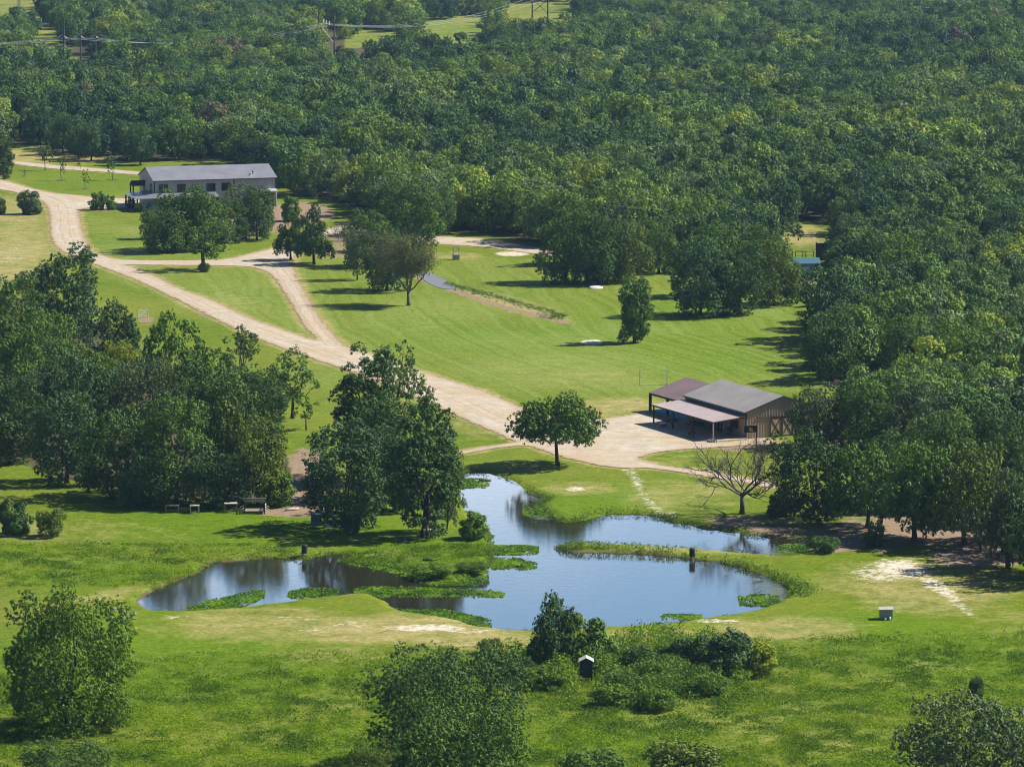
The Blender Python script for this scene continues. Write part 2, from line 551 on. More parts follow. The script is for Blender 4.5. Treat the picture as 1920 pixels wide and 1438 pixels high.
dry = acc([(20, 460, 90, 95, .75), (330, 1175, 80, 22, .35), (500, 1170, 190, 38, .62), (760, 1180, 230, 28, .9), (620, 1230, 150, 22, .5), (900, 1200, 120, 22, .8),
           (1250, 1195, 240, 16, .6), (1480, 1180, 160, 26, .65), (1620, 1080, 110, 35, .5), (1750, 1100, 160, 55, .75), (1880, 1180, 90, 60, .35),
           (1300, 930, 130, 34, .42), (1090, 915, 70, 14, .6), (1310, 862, 100, 14, .4), (1180, 760, 110, 16, .75), (1090, 775, 70, 14, .7),
           (900, 800, 70, 30, .5), (760, 770, 100, 50, .35), (90, 292, 190, 14, .85), (420, 435, 130, 18, .5), (720, 440, 120, 25, .5),
           (230, 1010, 160, 40, .3), (60, 1000, 70, 30, .5), (150, 1130, 150, 14, .55, .5, -.25), (850, 480, 60, 8, .6), (960, 570, 110, 14, .8, .5, .27),
           (1500, 440, 50, 22, .8), (1340, 1030, 200, 8, .6), (640, 1310, 110, 20, .35), (1760, 1250, 90, 20, .4), (1640, 1280, 120, 30, .35), (1560, 1330, 120, 30, .35),
           (1450, 1375, 90, 14, .4), (1600, 1400, 60, 14, .5), (700, 470, 90, 20, .4), (430, 565, 70, 30, .35), (300, 430, 80, 22, .25), (1050, 700, 180, 40, .22)])
dry = np.maximum(dry, (1 - sstep(0.0, 2.4, RD)) * 0.85)
dry = np.maximum(dry, .42 * (py < 160))
dry = np.maximum(dry, (1 - sstep(0.0, 3.0, TD)) * 0.7)
sand = acc([(800, 1177, 75, 7, .95), (880, 1183, 50, 4, .7), (1690, 1066, 55, 17, 1., .6, .12), (1655, 1075, 60, 16, .7), (1760, 1100, 48, 12, .8, .6, .5), (1800, 1135, 38, 8, .6, .6, .6),
            (1080, 917, 22, 4, .9), (960, 476, 34, 4.5, 1.0, .3), (1195, 905, 12, 22, .55, .6, -.2), (1240, 962, 34, 6, .5), (1365, 1150, 0, 0.1, 0), (1345, 1164, 50, 3.5, .8),
            (540, 1160, 60, 5, .45), (600, 1180, 50, 7, .45), (320, 1157, 18, 3, .7), (1310, 880, 34, 4, .5), (660, 1170, 40, 5, .5), (20, 480, 30, 20, .35), (1110, 642, 22, 5.5, 1.0, .2)])
sand = np.maximum(sand, strip([(1172, 872), (1188, 895), (1205, 925), (1225, 950), (1262, 968)], 0.9, .5))
dirt = acc([(575, 900, 42, 62, 1.), (560, 960, 90, 10, .8), (1430, 985, 130, 18, .6, .5, .1), (1640, 1000, 140, 38, .6), (1780, 985, 170, 45, .75), (1560, 1020, 60, 18, .75), (1850, 1040, 120, 22, .8),
            (1630, 720, 80, 16, .95), (470, 415, 110, 22, .8), (560, 400, 70, 20, .9), (620, 470, 60, 18, .5), (660, 440, 50, 22, .8), (1520, 455, 60, 26, .35), (1560, 540, 110, 18, .85),
            (1370, 838, 90, 9, .6), (1270, 800, 80, 26, .9), (410, 590, 40, 6, .7), (275, 600, 18, 10, .6), (180, 392, 50, 6, .6), (740, 1040, 60, 12, .45), (1760, 940, 160, 40, .8), (1640, 940, 60, 30, .7)])
dirt = np.maximum(dirt, strip([(780, 520), (835, 540), (900, 562), (960, 580), (1060, 605)], 1.1, .9))
mud = (1 - sstep(0.1, 0.9, GD)) * (0.35 + 0.65 * (acc([(330, 1090, 110, 50, 1.), (430, 1050, 90, 20, 1.), (1250, 1040, 260, 18, 1.), (1020, 935, 50, 16, 1.), (1450, 1000, 120, 26, 1.)]) > 0.3))
litter = np.zeros_like(px)
FOREST_PX = [(-400, 268), (-80, 268), (40, 272), (110, 284), (200, 299), (262, 305), (300, 303), (420, 300), (520, 338), (545, 366), (620, 376), (680, 398), (740, 425), (800, 437),
             (840, 434), (900, 437), (960, 448), (1020, 458), (1070, 490), (1120, 515), (1190, 512), (1240, 500), (1270, 490), (1350, 520), (1440, 520), (1470, 480), (1462, 430), (1500, 412), (1560, 416),
             (1575, 470), (1560, 560), (1540, 640), (1532, 700), (1600, 706), (1700, 730), (1690, 770), (1570, 785), (1510, 800), (1510, 850), (1600, 846), (1700, 872), (1790, 925), (1900, 975), (2300, 1030), (2300, -75), (-400, -75)]
FOREST = poly_world(FOREST_PX)
GROVE = poly_world([(-300, 560), (-20, 560), (60, 560), (150, 590), (240, 640), (330, 700), (440, 730), (520, 800), (545, 880), (530, 935), (420, 940), (250, 930), (150, 905), (40, 870), (-300, 820)])
infor = inside(px, py, np.array(FOREST_PX, float))
litter[infor] = 1.0
litter[inside(GX, GY, GROVE)] = 1.0
CLEAR = [[(655, 60), (722, 58), (718, 84), (655, 86)], [(795, 40), (908, 34), (908, 78), (830, 76), (800, 62)], [(945, 8), (1092, 4), (1088, 34), (1000, 38), (952, 32)],
         [(66, 54), (114, 56), (110, 88), (66, 88)], [(62, 92), (92, 92), (88, 132), (64, 128)], [(238, 144), (290, 139), (288, 154), (244, 160)],
         [(-30, -30), (26, -30), (26, 24), (-30, 22)], [(36, -30), (88, -30), (80, 26), (50, 26)], [(1690, 505), (1712, 500), (1714, 520), (1694, 525)], [(720, 62), (800, 58), (800, 66), (720, 72)]]
CLEAR = [np.array(c, float) for c in CLEAR]
opn = np.zeros(px.shape, bool)
for c in CLEAR:
    cc = c.copy(); mid = cc.mean(0); cc = mid + (cc - mid) * 1.3
    opn |= inside(px, py, cc)
litter[opn] = 0
rough = sstep(1185, 1225, py + 0.02 * (px - 900)) + acc([(150, 1010, 380, 90, .8), (820, 1030, 120, 40, .9), (1100, 950, 80, 30, .3), (60, 1150, 200, 80, .7)])
rough = np.clip(rough, 0, 1) * (1 - np.clip(dry * 0.6, 0, 1))
lush = acc([(450, 980, 330, 45, .9), (300, 1250, 330, 90, .8), (1620, 1180, 160, 40, .9), (1780, 1230, 180, 50, .8), (1100, 945, 90, 40, .9), (780, 1040, 140, 40, 1.), (900, 1400, 400, 60, .6), (250, 340, 200, 25, .6),
            (1250, 620, 220, 60, .7), (940, 640, 200, 26, .7), (1270, 855, 70, 8, .5), (1310, 680, 140, 30, .8), (870, 70, 200, 30, .8), (900, 1020, 60, 40, 1.), (200, 1080, 180, 40, .6)])
pale = acc([(1050, 690, 170, 30, .7), (600, 640, 40, 60, .4), (760, 600, 90, 30, .5), (1000, 640, 160, 16, .45), (830, 580, 120, 18, .5), (1200, 620, 120, 12, .4), (420, 560, 80, 40, .5), (1180, 720, 120, 16, .5),
            (230, 470, 60, 12, .3), (1420, 580, 70, 14, .5), (600, 700, 70, 30, .4), (1250, 930, 100, 30, .4), (1330, 1340, 220, 40, .3), (90, 1060, 140, 20, .3)])
mowa = inside(px, py, np.array([(160, 400), (560, 500), (700, 470), (1060, 490), (1260, 500), (1540, 560), (1560, 720), (1200, 790), (980, 770), (640, 690), (200, 520)], float)).astype(float)
mow = np.full(px.shape, 60.0)
m_ = (px > 100) & (px < 1700) & (py > 380) & (py < 900)
mow[m_] = seg_dist(GX[m_], GY[m_], LINES, False)

nr, nc = len(Yrow), len(u)
idx = np.arange(nr * nc).reshape(nr, nc)
gf = np.stack([idx[:-1, :-1], idx[:-1, 1:], idx[1:, 1:], idx[1:, :-1]], -1).reshape(-1, 4)

def add_attr(me, name, arr, dom='POINT'):
    a = me.attributes.new(name, 'FLOAT', dom)
    a.data.foreach_set('value', np.asarray(arr, np.float32))

def ground_material():
    t = NT('pasture_ground')
    A = lambda n: t.attr(n).outputs['Fac']
    g0 = t.noise(0.035, 6, 0.6)
    g1 = t.noise(0.35, 7, 0.68)
    g2 = t.noise(1.6, 5, 0.7)
    c = t.ramp(g1, [(0.30, (0.070, 0.119, 0.002)), (0.5, (0.106, 0.164, 0.004)), (0.72, (0.160, 0.203, 0.016))])
    c = t.mix(t.ramp(g0, [(0.35, 0.0), (0.65, 0.55)]), c, (0.20, 0.215, 0.026))
    lu = t.ramp(g1, [(0.3, (0.072, 0.150, 0.000)), (0.7, (0.122, 0.206, 0.001))])
    c = t.mix(t.math('MULTIPLY', A('lush'), 0.85), c, lu)
    c = t.mix(t.math('MULTIPLY', A('pale'), t.ramp(g1, [(0.3, 0.25), (0.65, 1.0)])), c, (0.21, 0.265, 0.06))
    # mown swathes
    mv = t.n('ShaderNodeCombineXYZ')
    wob = t.math('MULTIPLY_ADD', t.noise(0.03, 3, 0.5), 9.0, A('mow'))
    t.l(t.math('MULTIPLY', wob, 0.75), mv.inputs[0])
    sw = t.noise(1.0, 4, 0.65, mv.outputs[0])
    t.l(t.math('MULTIPLY', g0, 1.5), mv.inputs[1])
    c = t.mix(t.math('MULTIPLY', A('mowa'), t.ramp(sw, [(0.40, 0.0), (0.66, 0.6)])), c, (0.20, 0.265, 0.055))
    c = t.mix(t.math('MULTIPLY', A('mowa'), t.ramp(sw, [(0.30, 0.45), (0.46, 0.0)])), c, (0.085, 0.165, 0.006))
    # dry grass
    dm = t.ramp(t.math('MULTIPLY_ADD', t.math('SUBTRACT', t.math('MULTIPLY_ADD', g0, 0.5, t.math('MULTIPLY', g1, 0.5)), 0.5), 1.7, A('dry')), [(0.25, 0.0), (0.85, 1.0)])
    dc = t.ramp(g1, [(0.3, (0.20, 0.20, 0.055)), (0.5, (0.31, 0.27, 0.095)), (0.7, (0.42, 0.34, 0.16))])
    c = t.mix(t.math('MULTIPLY', dm, 0.88), c, dc)
    # weeds and tussocks
    r1 = t.noise(0.55, 6, 0.75)
    c = t.mix(t.math('MULTIPLY', A('rough'), t.ramp(r1, [(0.30, 0.9), (0.5, 0.0)])), c, (0.042, 0.095, 0.006))
    c = t.mix(t.math('MULTIPLY', A('rough'), t.ramp(r1, [(0.55, 0.0), (0.75, 0.7)])), c, (0.215, 0.265, 0.075))
    fine = t.mix(1.0, t.ramp(g2, [(0.3, (0.62, 0.66, 0.6)), (0.7, (1.34, 1.28, 1.35))]), t.ramp(t.noise(5.0, 3, 0.8), [(0.3, 0.8), (0.7, 1.2)]), 'MULTIPLY')
    c = t.mix(1.0, c, fine, 'MULTIPLY')
    # bare soil, sand, mud, leaf litter
    dd = t.ramp(t.math('MULTIPLY_ADD', t.math('SUBTRACT', g1, 0.5), 1.6, A('dirt')), [(0.38, 0.0), (0.62, 1.0)])
    c = t.mix(dd, c, t.ramp(g2, [(0.3, (0.17, 0.115, 0.07)), (0.7, (0.34, 0.25, 0.17))]))
    sd = t.ramp(t.math('MULTIPLY_ADD', t.math('SUBTRACT', t.noise(0.8, 7, 0.8), 0.5), 3.6, A('sand')), [(0.45, 0.0), (0.95, 0.95)])
    c = t.mix(sd, c, t.ramp(g2, [(0.3, (0.48, 0.40, 0.28)), (0.7, (0.70, 0.64, 0.52))]))
    md = t.ramp(t.math('MULTIPLY_ADD', t.math('SUBTRACT', g2, 0.5), 1.0, A('mud')), [(0.35, 0.0), (0.6, 1.0)])
    c = t.mix(md, c, t.ramp(g1, [(0.3, (0.06, 0.045, 0.025)), (0.7, (0.20, 0.15, 0.09))]))
    c = t.mix(A('litter'), c, t.ramp(g2, [(0.3, (0.045, 0.045, 0.018)), (0.7, (0.12, 0.10, 0.05))]))
    h = t.math('MULTIPLY_ADD', r1, A('rough'), t.math('MULTIPLY', g2, 0.25))
    return t.done(t.bsdf(c, 0.95, 0.08, 0.0, t.bump(h, 0.9, 0.5)))

gm = new_mesh('ground', np.stack([GX, GY, GZ], -1), gf, [ground_material()], True)
for nm, ar in (('dry', dry), ('sand', sand), ('dirt', dirt), ('mud', mud), ('litter', litter), ('rough', rough), ('lush', lush), ('pale', pale), ('mow', mow), ('mowa', mowa)):
    add_attr(gm, nm, ar)
ground = tag(link('ground', gm), kind='structure')

# ------------------------------------------------------------------ roads
def road_object(name, poly, hole, z, mat, line_list):
    mn, mx = poly.min(0) - 1.5, poly.max(0) + 1.5
    uu = np.linspace(-0.14, 0.14, 620)
    yy = [mn[1]]
    while yy[-1] < mx[1]:
        yy.append(yy[-1] + 0.00125 * yy[-1])
    yy = np.array(yy)
    X = (uu[None, :] * yy[:, None]); Y = np.repeat(yy[:, None], len(uu), 1)
    d = sdf(X.ravel(), Y.ravel(), poly, 3.0)
    if hole is not None:
        d = np.maximum(d, -sdf(X.ravel(), Y.ravel(), hole, 25.0))
    lane = np.minimum.reduce([np.where(d < 1.5, seg_dist(X.ravel(), Y.ravel(), l, False), 9) for l in line_list])
    d2 = d.reshape(X.shape)
    keep = (np.minimum.reduce([d2[:-1, :-1], d2[1:, :-1], d2[1:, 1:], d2[:-1, 1:]]) < 0.6)
    ii = np.arange(X.size).reshape(X.shape)
    f = np.stack([ii[:-1, :-1], ii[:-1, 1:], ii[1:, 1:], ii[1:, :-1]], -1)[keep]
    used = np.unique(f)
    remap = np.full(X.size, -1); remap[used] = np.arange(len(used))
    v = np.stack([X.ravel()[used], Y.ravel()[used], np.full(len(used), z)], -1)
    me = new_mesh(name, v, remap[f], [mat], True)
    add_attr(me, 'edge', d[used]); add_attr(me, 'lane', lane[used])
    return tag(link(name, me), kind='structure')

def road_material():
    t = NT('caliche_gravel')
    e, lane = t.attr('edge').outputs['Fac'], t.attr('lane').outputs['Fac']
    n1, n2, n3 = t.noise(0.5, 6, 0.7), t.noise(3.0, 4, 0.7), t.noise(0.08, 4, 0.6)
    c = t.ramp(n1, [(0.3, (0.36, 0.305, 0.225)), (0.55, (0.48, 0.42, 0.33)), (0.75, (0.57, 0.52, 0.43))])
    c = t.mix(t.ramp(n3, [(0.4, 0.0), (0.65, 0.7)]), c, (0.45, 0.34, 0.215))
    c = t.mix(t.ramp(t.noise(0.2, 5, 0.7), [(0.5, 0.0), (0.72, 0.55)]), c, (0.33, 0.27, 0.19))
    v = t.n('ShaderNodeCombineXYZ')
    t.l(t.math('MULTIPLY_ADD', n3, 0.8, lane), v.inputs[0]); t.l(t.math('MULTIPLY', n3, 2.0), v.inputs[1])
    tr = t.noise(2.1, 3, 0.6, v.outputs[0])
    c = t.mix(1.0, c, t.ramp(tr, [(0.32, (0.88, 0.86, 0.82)), (0.6, (1.04, 1.04, 1.04))]), 'MULTIPLY')
    c = t.mix(1.0, c, t.ramp(n2, [(0.3, 0.85), (0.7, 1.12)]), 'MULTIPLY')
    rut = t.ramp(t.math('MULTIPLY_ADD', t.math('SUBTRACT', n1, 0.5), 0.9, lane), [(0.0, (1.0, 0.99, 0.94)), (0.5, (1.0, 1.0, 1.0)), (0.85, (0.86, 0.84, 0.80)), (1.0, (1.0, 1.0, 1.0))])
    c = t.mix(1.0, c, rut, 'MULTIPLY')
    ed = t.math('MULTIPLY_ADD', t.math('SUBTRACT', n1, 0.5), 3.0, e)
    c = t.mix(t.ramp(t.math('ADD', ed, 1.0), [(0.0, 0.0), (1.0, 0.8)]), c, (0.33, 0.23, 0.13))
    a = t.ramp(ed, [(0.0, 1.0), (0.18, 0.0)])
    return t.done(t.bsdf(c, 0.95, 0.1, 0.0, t.bump(n2, 0.4, 0.1), a))
M_ROAD = road_material()
road_object('gravel_road', MAIN, ISLAND, 0.065, M_ROAD, [C_LINE, C_LINE2])
road_object('gravel_track', TRACK, None, 0.065, M_ROAD, [smooth_poly(poly_world([(-80, 296), (100, 313), (330, 332)]), 3, False)])

# ------------------------------------------------------------------ water
def water_material():
    t = NT('pond_water')
    n = t.noise(0.9, 3, 0.5)
    n2 = t.noise(0.05, 4, 0.6)
    mp = t.n('ShaderNodeMapping'); mp.inputs['Scale'].default_value = (1.0, 2.2, 1.0)
    t.l(t.pos(), mp.inputs[0])
    rp = t.noise(3.5, 3, 0.6, mp.outputs[0])
    film = t.ramp(t.math('MULTIPLY_ADD', t.math('SUBTRACT', t.noise(0.5, 6, 0.75), 0.5), 1.6, t.attr('film').outputs['Fac']), [(0.45, 0.0), (0.75, 0.55)])
    c = t.mix(film, (0.022, 0.021, 0.011), (0.17, 0.20, 0.11))
    b = t.bsdf(c, 0.045, 0.5, 0.0, t.bump(t.math('MULTIPLY_ADD', rp, 0.5, n), 0.020, 0.3))
    b.inputs['IOR'].default_value = 1.45
    t.l(t.ramp(film, [(0.0, 0.045), (1.0, 0.6)]), b.inputs['Roughness'])
    return t.done(b)
mn, mx = POND.min(0) - 1, POND.max(0) + 1
xs, ys = np.linspace(mn[0], mx[0], 160), np.linspace(mn[1], mx[1], 160)
WX, WY = [a.ravel() for a in np.meshgrid(xs, ys)]
ii = np.arange(160 * 160).reshape(160, 160)
wf = np.stack([ii[:-1, :-1], ii[:-1, 1:], ii[1:, 1:], ii[1:, :-1]], -1).reshape(-1, 4)
wm = new_mesh('pond_water', np.stack([WX, WY, np.full(WX.shape, WATER_Z)], -1), wf, [water_material()], True)
px_s, py_s, = px, py
px, py = to_px(WX, WY)
film = acc([(1440, 1095, 60, 30, .55), (1460, 1110, 40, 22, .8), (900, 1000, 34, 50, .5), (1010, 955, 40, 30, .5), (1480, 1030, 60, 12, .7), (330, 1090, 60, 12, .3), (1375, 1065, 60, 14, .4)])
px, py = px_s, py_s
add_attr(wm, 'film', film)
tag(link('pond_water', wm), kind='structure')

# ------------------------------------------------------------------ foliage building
def leaf_quads(c, nrm, size, rs, aspect=0.62):
    n = len(c)
    r = rs.normal(size=(n, 3))
    nrm = nrm / (np.linalg.norm(nrm, axis=1, keepdims=True) + 1e-9)
    a = np.cross(nrm, r); a /= (np.linalg.norm(a, axis=1, keepdims=True) + 1e-9)
    b = np.cross(nrm, a)
    L = (size * 0.5)[:, None]; Wd = L * aspect
    v = np.stack([c - a * L, c - b * Wd + nrm * L * 0.12, c + a * L, c + b * Wd + nrm * L * 0.12], 1).reshape(-1, 3)
    f = np.arange(4 * n).reshape(n, 4)
    return v, f

def crown_mesh(name, seed, W, H, base, ncl, nleaf, lsize, style, mat, key=''):
    rs = np.random.RandomState(seed)
    a = W / 2; hz = (H - base) / 2; cz = (H + base) / 2
    cs = []
    lob = rs.uniform(0, 2 * np.pi, 3); amp = rs.uniform(0.04, 0.13, 3)
    while len(cs) < ncl:
        d = rs.normal(size=3); d /= np.linalg.norm(d)
        if style == 'dome' and d[2] < -0.3: d[2] = -0.3 + rs.uniform(0, .3)
        if style == 'umbrella' and d[2] < 0.0: d[2] = rs.uniform(-.25, .25)
        az = math.atan2(d[1], d[0])
        mod = 1 + sum(amp[k] * math.sin((k + 2) * az + lob[k]) for k in range(3))
        rf = rs.uniform(0.5, 0.96) if style != 'open' else rs.uniform(0.35, 1.08)
        if style == 'cone':
            zz = rs.uniform(-1, 1); k = (1 - (zz + 1) / 2 * 0.78) * rs.uniform(0.3, 1.0)
            p = np.array([math.cos(az) * a * k * .92, math.sin(az) * a * k * .92, cz + zz * hz * .95])
        else:
            hh_ = math.hypot(d[0], d[1]) + 1e-6
            kf = ((1 - min(abs(d[2]), .98) ** 2.8) ** (1 / 2.8)) / hh_ if style in ('full', 'bush') else 1.0
            p = np.array([d[0] * a * rf * mod * kf, d[1] * a * rf * mod * kf, cz + d[2] * hz * rf])
        cr = W * rs.uniform(0.095, 0.165) * (0.8 if style in ('open', 'cone') else 1.35 if style == 'bush' else 1.0) * (1.28 if key == 'wood' else 1.0)
        if any(np.linalg.norm(p - q[0]) < (cr + q[1]) * 0.42 for q in cs) and rs.rand() < 0.8:
            continue
        cs.append((p, cr, rs.rand()))
    V, T = [], []
    for p, cr, tone in cs:
        per = 13
        m = max(3, int(nleaf / ncl / per * (cr / (0.13 * W)) ** 2))      # leaf tufts on this lobe
        d = rs.normal(size=(m, 3)); d /= np.linalg.norm(d, axis=1, keepdims=True)
        outw = p - np.array([0, 0, cz - hz * 0.3]); outw = outw / (np.linalg.norm(outw) + 1e-6)
        d = d[(d @ outw) > rs.uniform(-1.0, 0.1, m)]; m = len(d)
        tc = p + d * (cr * rs.uniform(0.55, 1.10, m)[:, None]) * np.array([1, 1, 0.74])
        tr_ = lsize * rs.uniform(0.75, 1.5, m)
        tt = rs.rand(m)
        q = rs.normal(size=(m * per, 3)); q /= np.linalg.norm(q, axis=1, keepdims=True)
        D = np.repeat(d, per, 0)
        c = np.repeat(tc, per, 0) + q * np.repeat(tr_, per)[:, None] * rs.uniform(.45, 1.0, (m * per, 1)) * np.array([1, 1, .7])
        nn = q * 0.75 + D * 0.45 + np.array([0, 0, 0.30]) + rs.normal(size=c.shape) * 0.3
        sz = lsize * rs.uniform(0.6, 1.3, len(c))
        v, _ = leaf_quads(c, nn, sz, rs)
        V.append(v)
        T.append(np.clip(0.5 + (tone - 0.5) * 0.45 + (np.repeat(tt, per) - .5) * .5 + rs.uniform(-0.2, 0.2, len(c)), 0, 1))
    v = np.concatenate(V); tn = np.concatenate(T)
    rr_ = np.percentile(np.hypot(v[:, 0], v[:, 1]), 98.5)
    kxy = (W / 2) / rr_
    v[:, :2] *= kxy
    zlo, zhi = np.percentile(v[:, 2], 1.0), np.percentile(v[:, 2], 99.8)
    kz = (H - base) / (zhi - zlo)
    v[:, 2] = base + (v[:, 2] - zlo) * kz
    cs = [(np.array([p[0] * kxy, p[1] * kxy, base + (p[2] - zlo) * kz]), cr, t_) for p, cr, t_ in cs]
    v[:, 2] = np.maximum(v[:, 2], 0.05)
    f = np.arange(len(v)).reshape(-1, 4)
    me = new_mesh(name, v, f, [mat])
    add_attr(me, 'tone', tn, 'FACE')
    return me, cs

def trunk_mesh(name, seed, W, H, base, cs, r0, mat, nl=9, lean=0.04):
    rs = np.random.RandomState(seed + 900)
    mb = MB()
    fork = base + (H - base) * 0.25
    top = np.array([rs.uniform(-lean, lean) * H, rs.uniform(-lean, lean) * H, fork])
    mb.tube([(0, 0, -0.1), (top[0] * .3, top[1] * .3, fork * .2), (top[0] * .6, top[1] * .7, fork * .6), top], [r0 * 1.5, r0 * 1.1, r0 * .9, r0 * .8], 7)
    pick = [cs[i] for i in rs.choice(len(cs), min(nl, len(cs)), replace=False)]
    for p, cr, _ in pick:
        p = np.array(p); st = top * rs.uniform(0.72, 1.0)
        mid = st * .45 + p * .55 + np.array([0, 0, -0.06 * H]) + rs.normal(size=3) * .03 * H
        mb.tube([st, st * .7 + mid * .3 + rs.normal(size=3) * .015 * H, mid, p], [r0 * .6, r0 * .45, r0 * .3, r0 * .1], 5)
    return mb.mesh(name, mat, True)

PROTO = {}
def proto(key, seed, W, H, base, ncl, nleaf, lsize, style, bark=M_BARK, r0=None, nl=9):
    cm, cs = crown_mesh('crown', seed, W, H, base, ncl, nleaf, lsize, style, M_LEAF, key)
    tm = trunk_mesh('trunk', seed, W, H, base, cs, r0 or 0.022 * H, bark, nl)
    PROTO.setdefault(key, []).append((cm, tm, W, H))
for i, (w_, h_) in enumerate(((10, 7.8), (9.6, 8.6), (9, 9.6), (8.4, 11))):
    proto('dome', 10 + i, w_, h_, 1.6, 58, 36000, 0.235, 'dome')
for i, (w_, h_) in enumerate(((12.6, 12.6), (15.5, 11.5), (13, 11))):
    proto('near', 95 + i, w_, h_, 0.1, 110, 105000, 0.205, 'full')
for i, (w_, h_, n_) in enumerate(((11, 9, 80), (10.6, 10.2, 85), (10, 11, 90), (9.6, 12.2, 95), (8.8, 13.2, 105), (7.6, 14.6, 110))):
    proto('full', 20 + i, w_, h_, 0.1, n_, 48000, 0.24, 'full')
for i in range(3):
    proto('umbrella', 15 + i, 10.0, 8.4, 2.9, 84, 46000, 0.23, 'umbrella', nl=14)
for i in range(3):
    proto('open', 30 + i, 9.0, 11.0, 2.4, 46, 19000, 0.25, 'open', nl=16)
for i in range(3):
    proto('fine', 40 + i, 9.0, 9.0, 1.2, 80, 42000, 0.185, 'full')
for i in range(3):
    proto('bush', 50 + i, 4.4 - .5 * i, 3.0, 0.0, 30, 11000, 0.17, 'bush', nl=5, r0=0.05)
for i in range(2):
    proto('column', 60 + i, 5.6, 10.0, 0.5, 60, 26000, 0.22, 'bush')
for i in range(2):
    proto('sapling', 70 + i, 3.0, 4.8, 1.5, 22, 4200, 0.18, 'open', nl=7, r0=0.07)
for i, (n_, l_, st_) in enumerate(((28, .34, 'full'), (22, .36, 'full'), (36, .30, 'full'), (26, .32, 'dome'), (20, .34, 'dome'), (32, .31, 'full'), (30, .30, 'open'), (40, .29, 'full'))):
    proto('wood', 80 + i, 9.4, 10.0, 1.0, n_, int(10500 * (.36 / l_) ** 1.6), l_, st_)

DARK = (0.064, 0.132, 0.024); MID = (0.100, 0.190, 0.022); LIT = (0.118, 0.215, 0.014); YEL = (0.24, 0.31, 0.012)
GREY = (0.105, 0.160, 0.055); BLUE = (0.066, 0.138, 0.040); BROWN = (0.2, 0.13, 0.07); OLIVE = (0.125, 0.190, 0.020)
R = random.Random(7)

def tree_at(x, y, top, w, key, tint, label, cat='tree', name='oak_tree', group=None, var=None, tz=0.0, loc=None, hm=None, wm_=None):
    """base pixel (x, y), crown top pixel row, crown width in pixels"""
    protos = PROTO[key]
    if loc is None:
        s = S(y)
        loc = P(x, y); hm = (y - top) / s * 1.01; wm_ = w / s
    if var is None:                                     # the prototype whose proportions come nearest
        asp = hm / wm_
        cand = sorted(range(len(protos)), key=lambda k: abs(math.log(protos[k][3] / protos[k][2] / asp)) + R.uniform(0, .09))
        var = cand[0]
    cm, tm, pw, ph = protos[var]
    root = empty(name, (loc[0], loc[1], tz), R.uniform(0, 6.28), label, cat, group)
    jit = R.uniform(0.9, 1.12)
    for nm, me in (('crown', cm), ('trunk', tm)):
        o = link(nm, me, root)
        o.scale = (wm_ / pw, wm_ / pw, hm / ph)
        if nm == 'crown':
            o['tint'] = [tint[0] * jit, tint[1] * jit, tint[2] * jit]
    return root

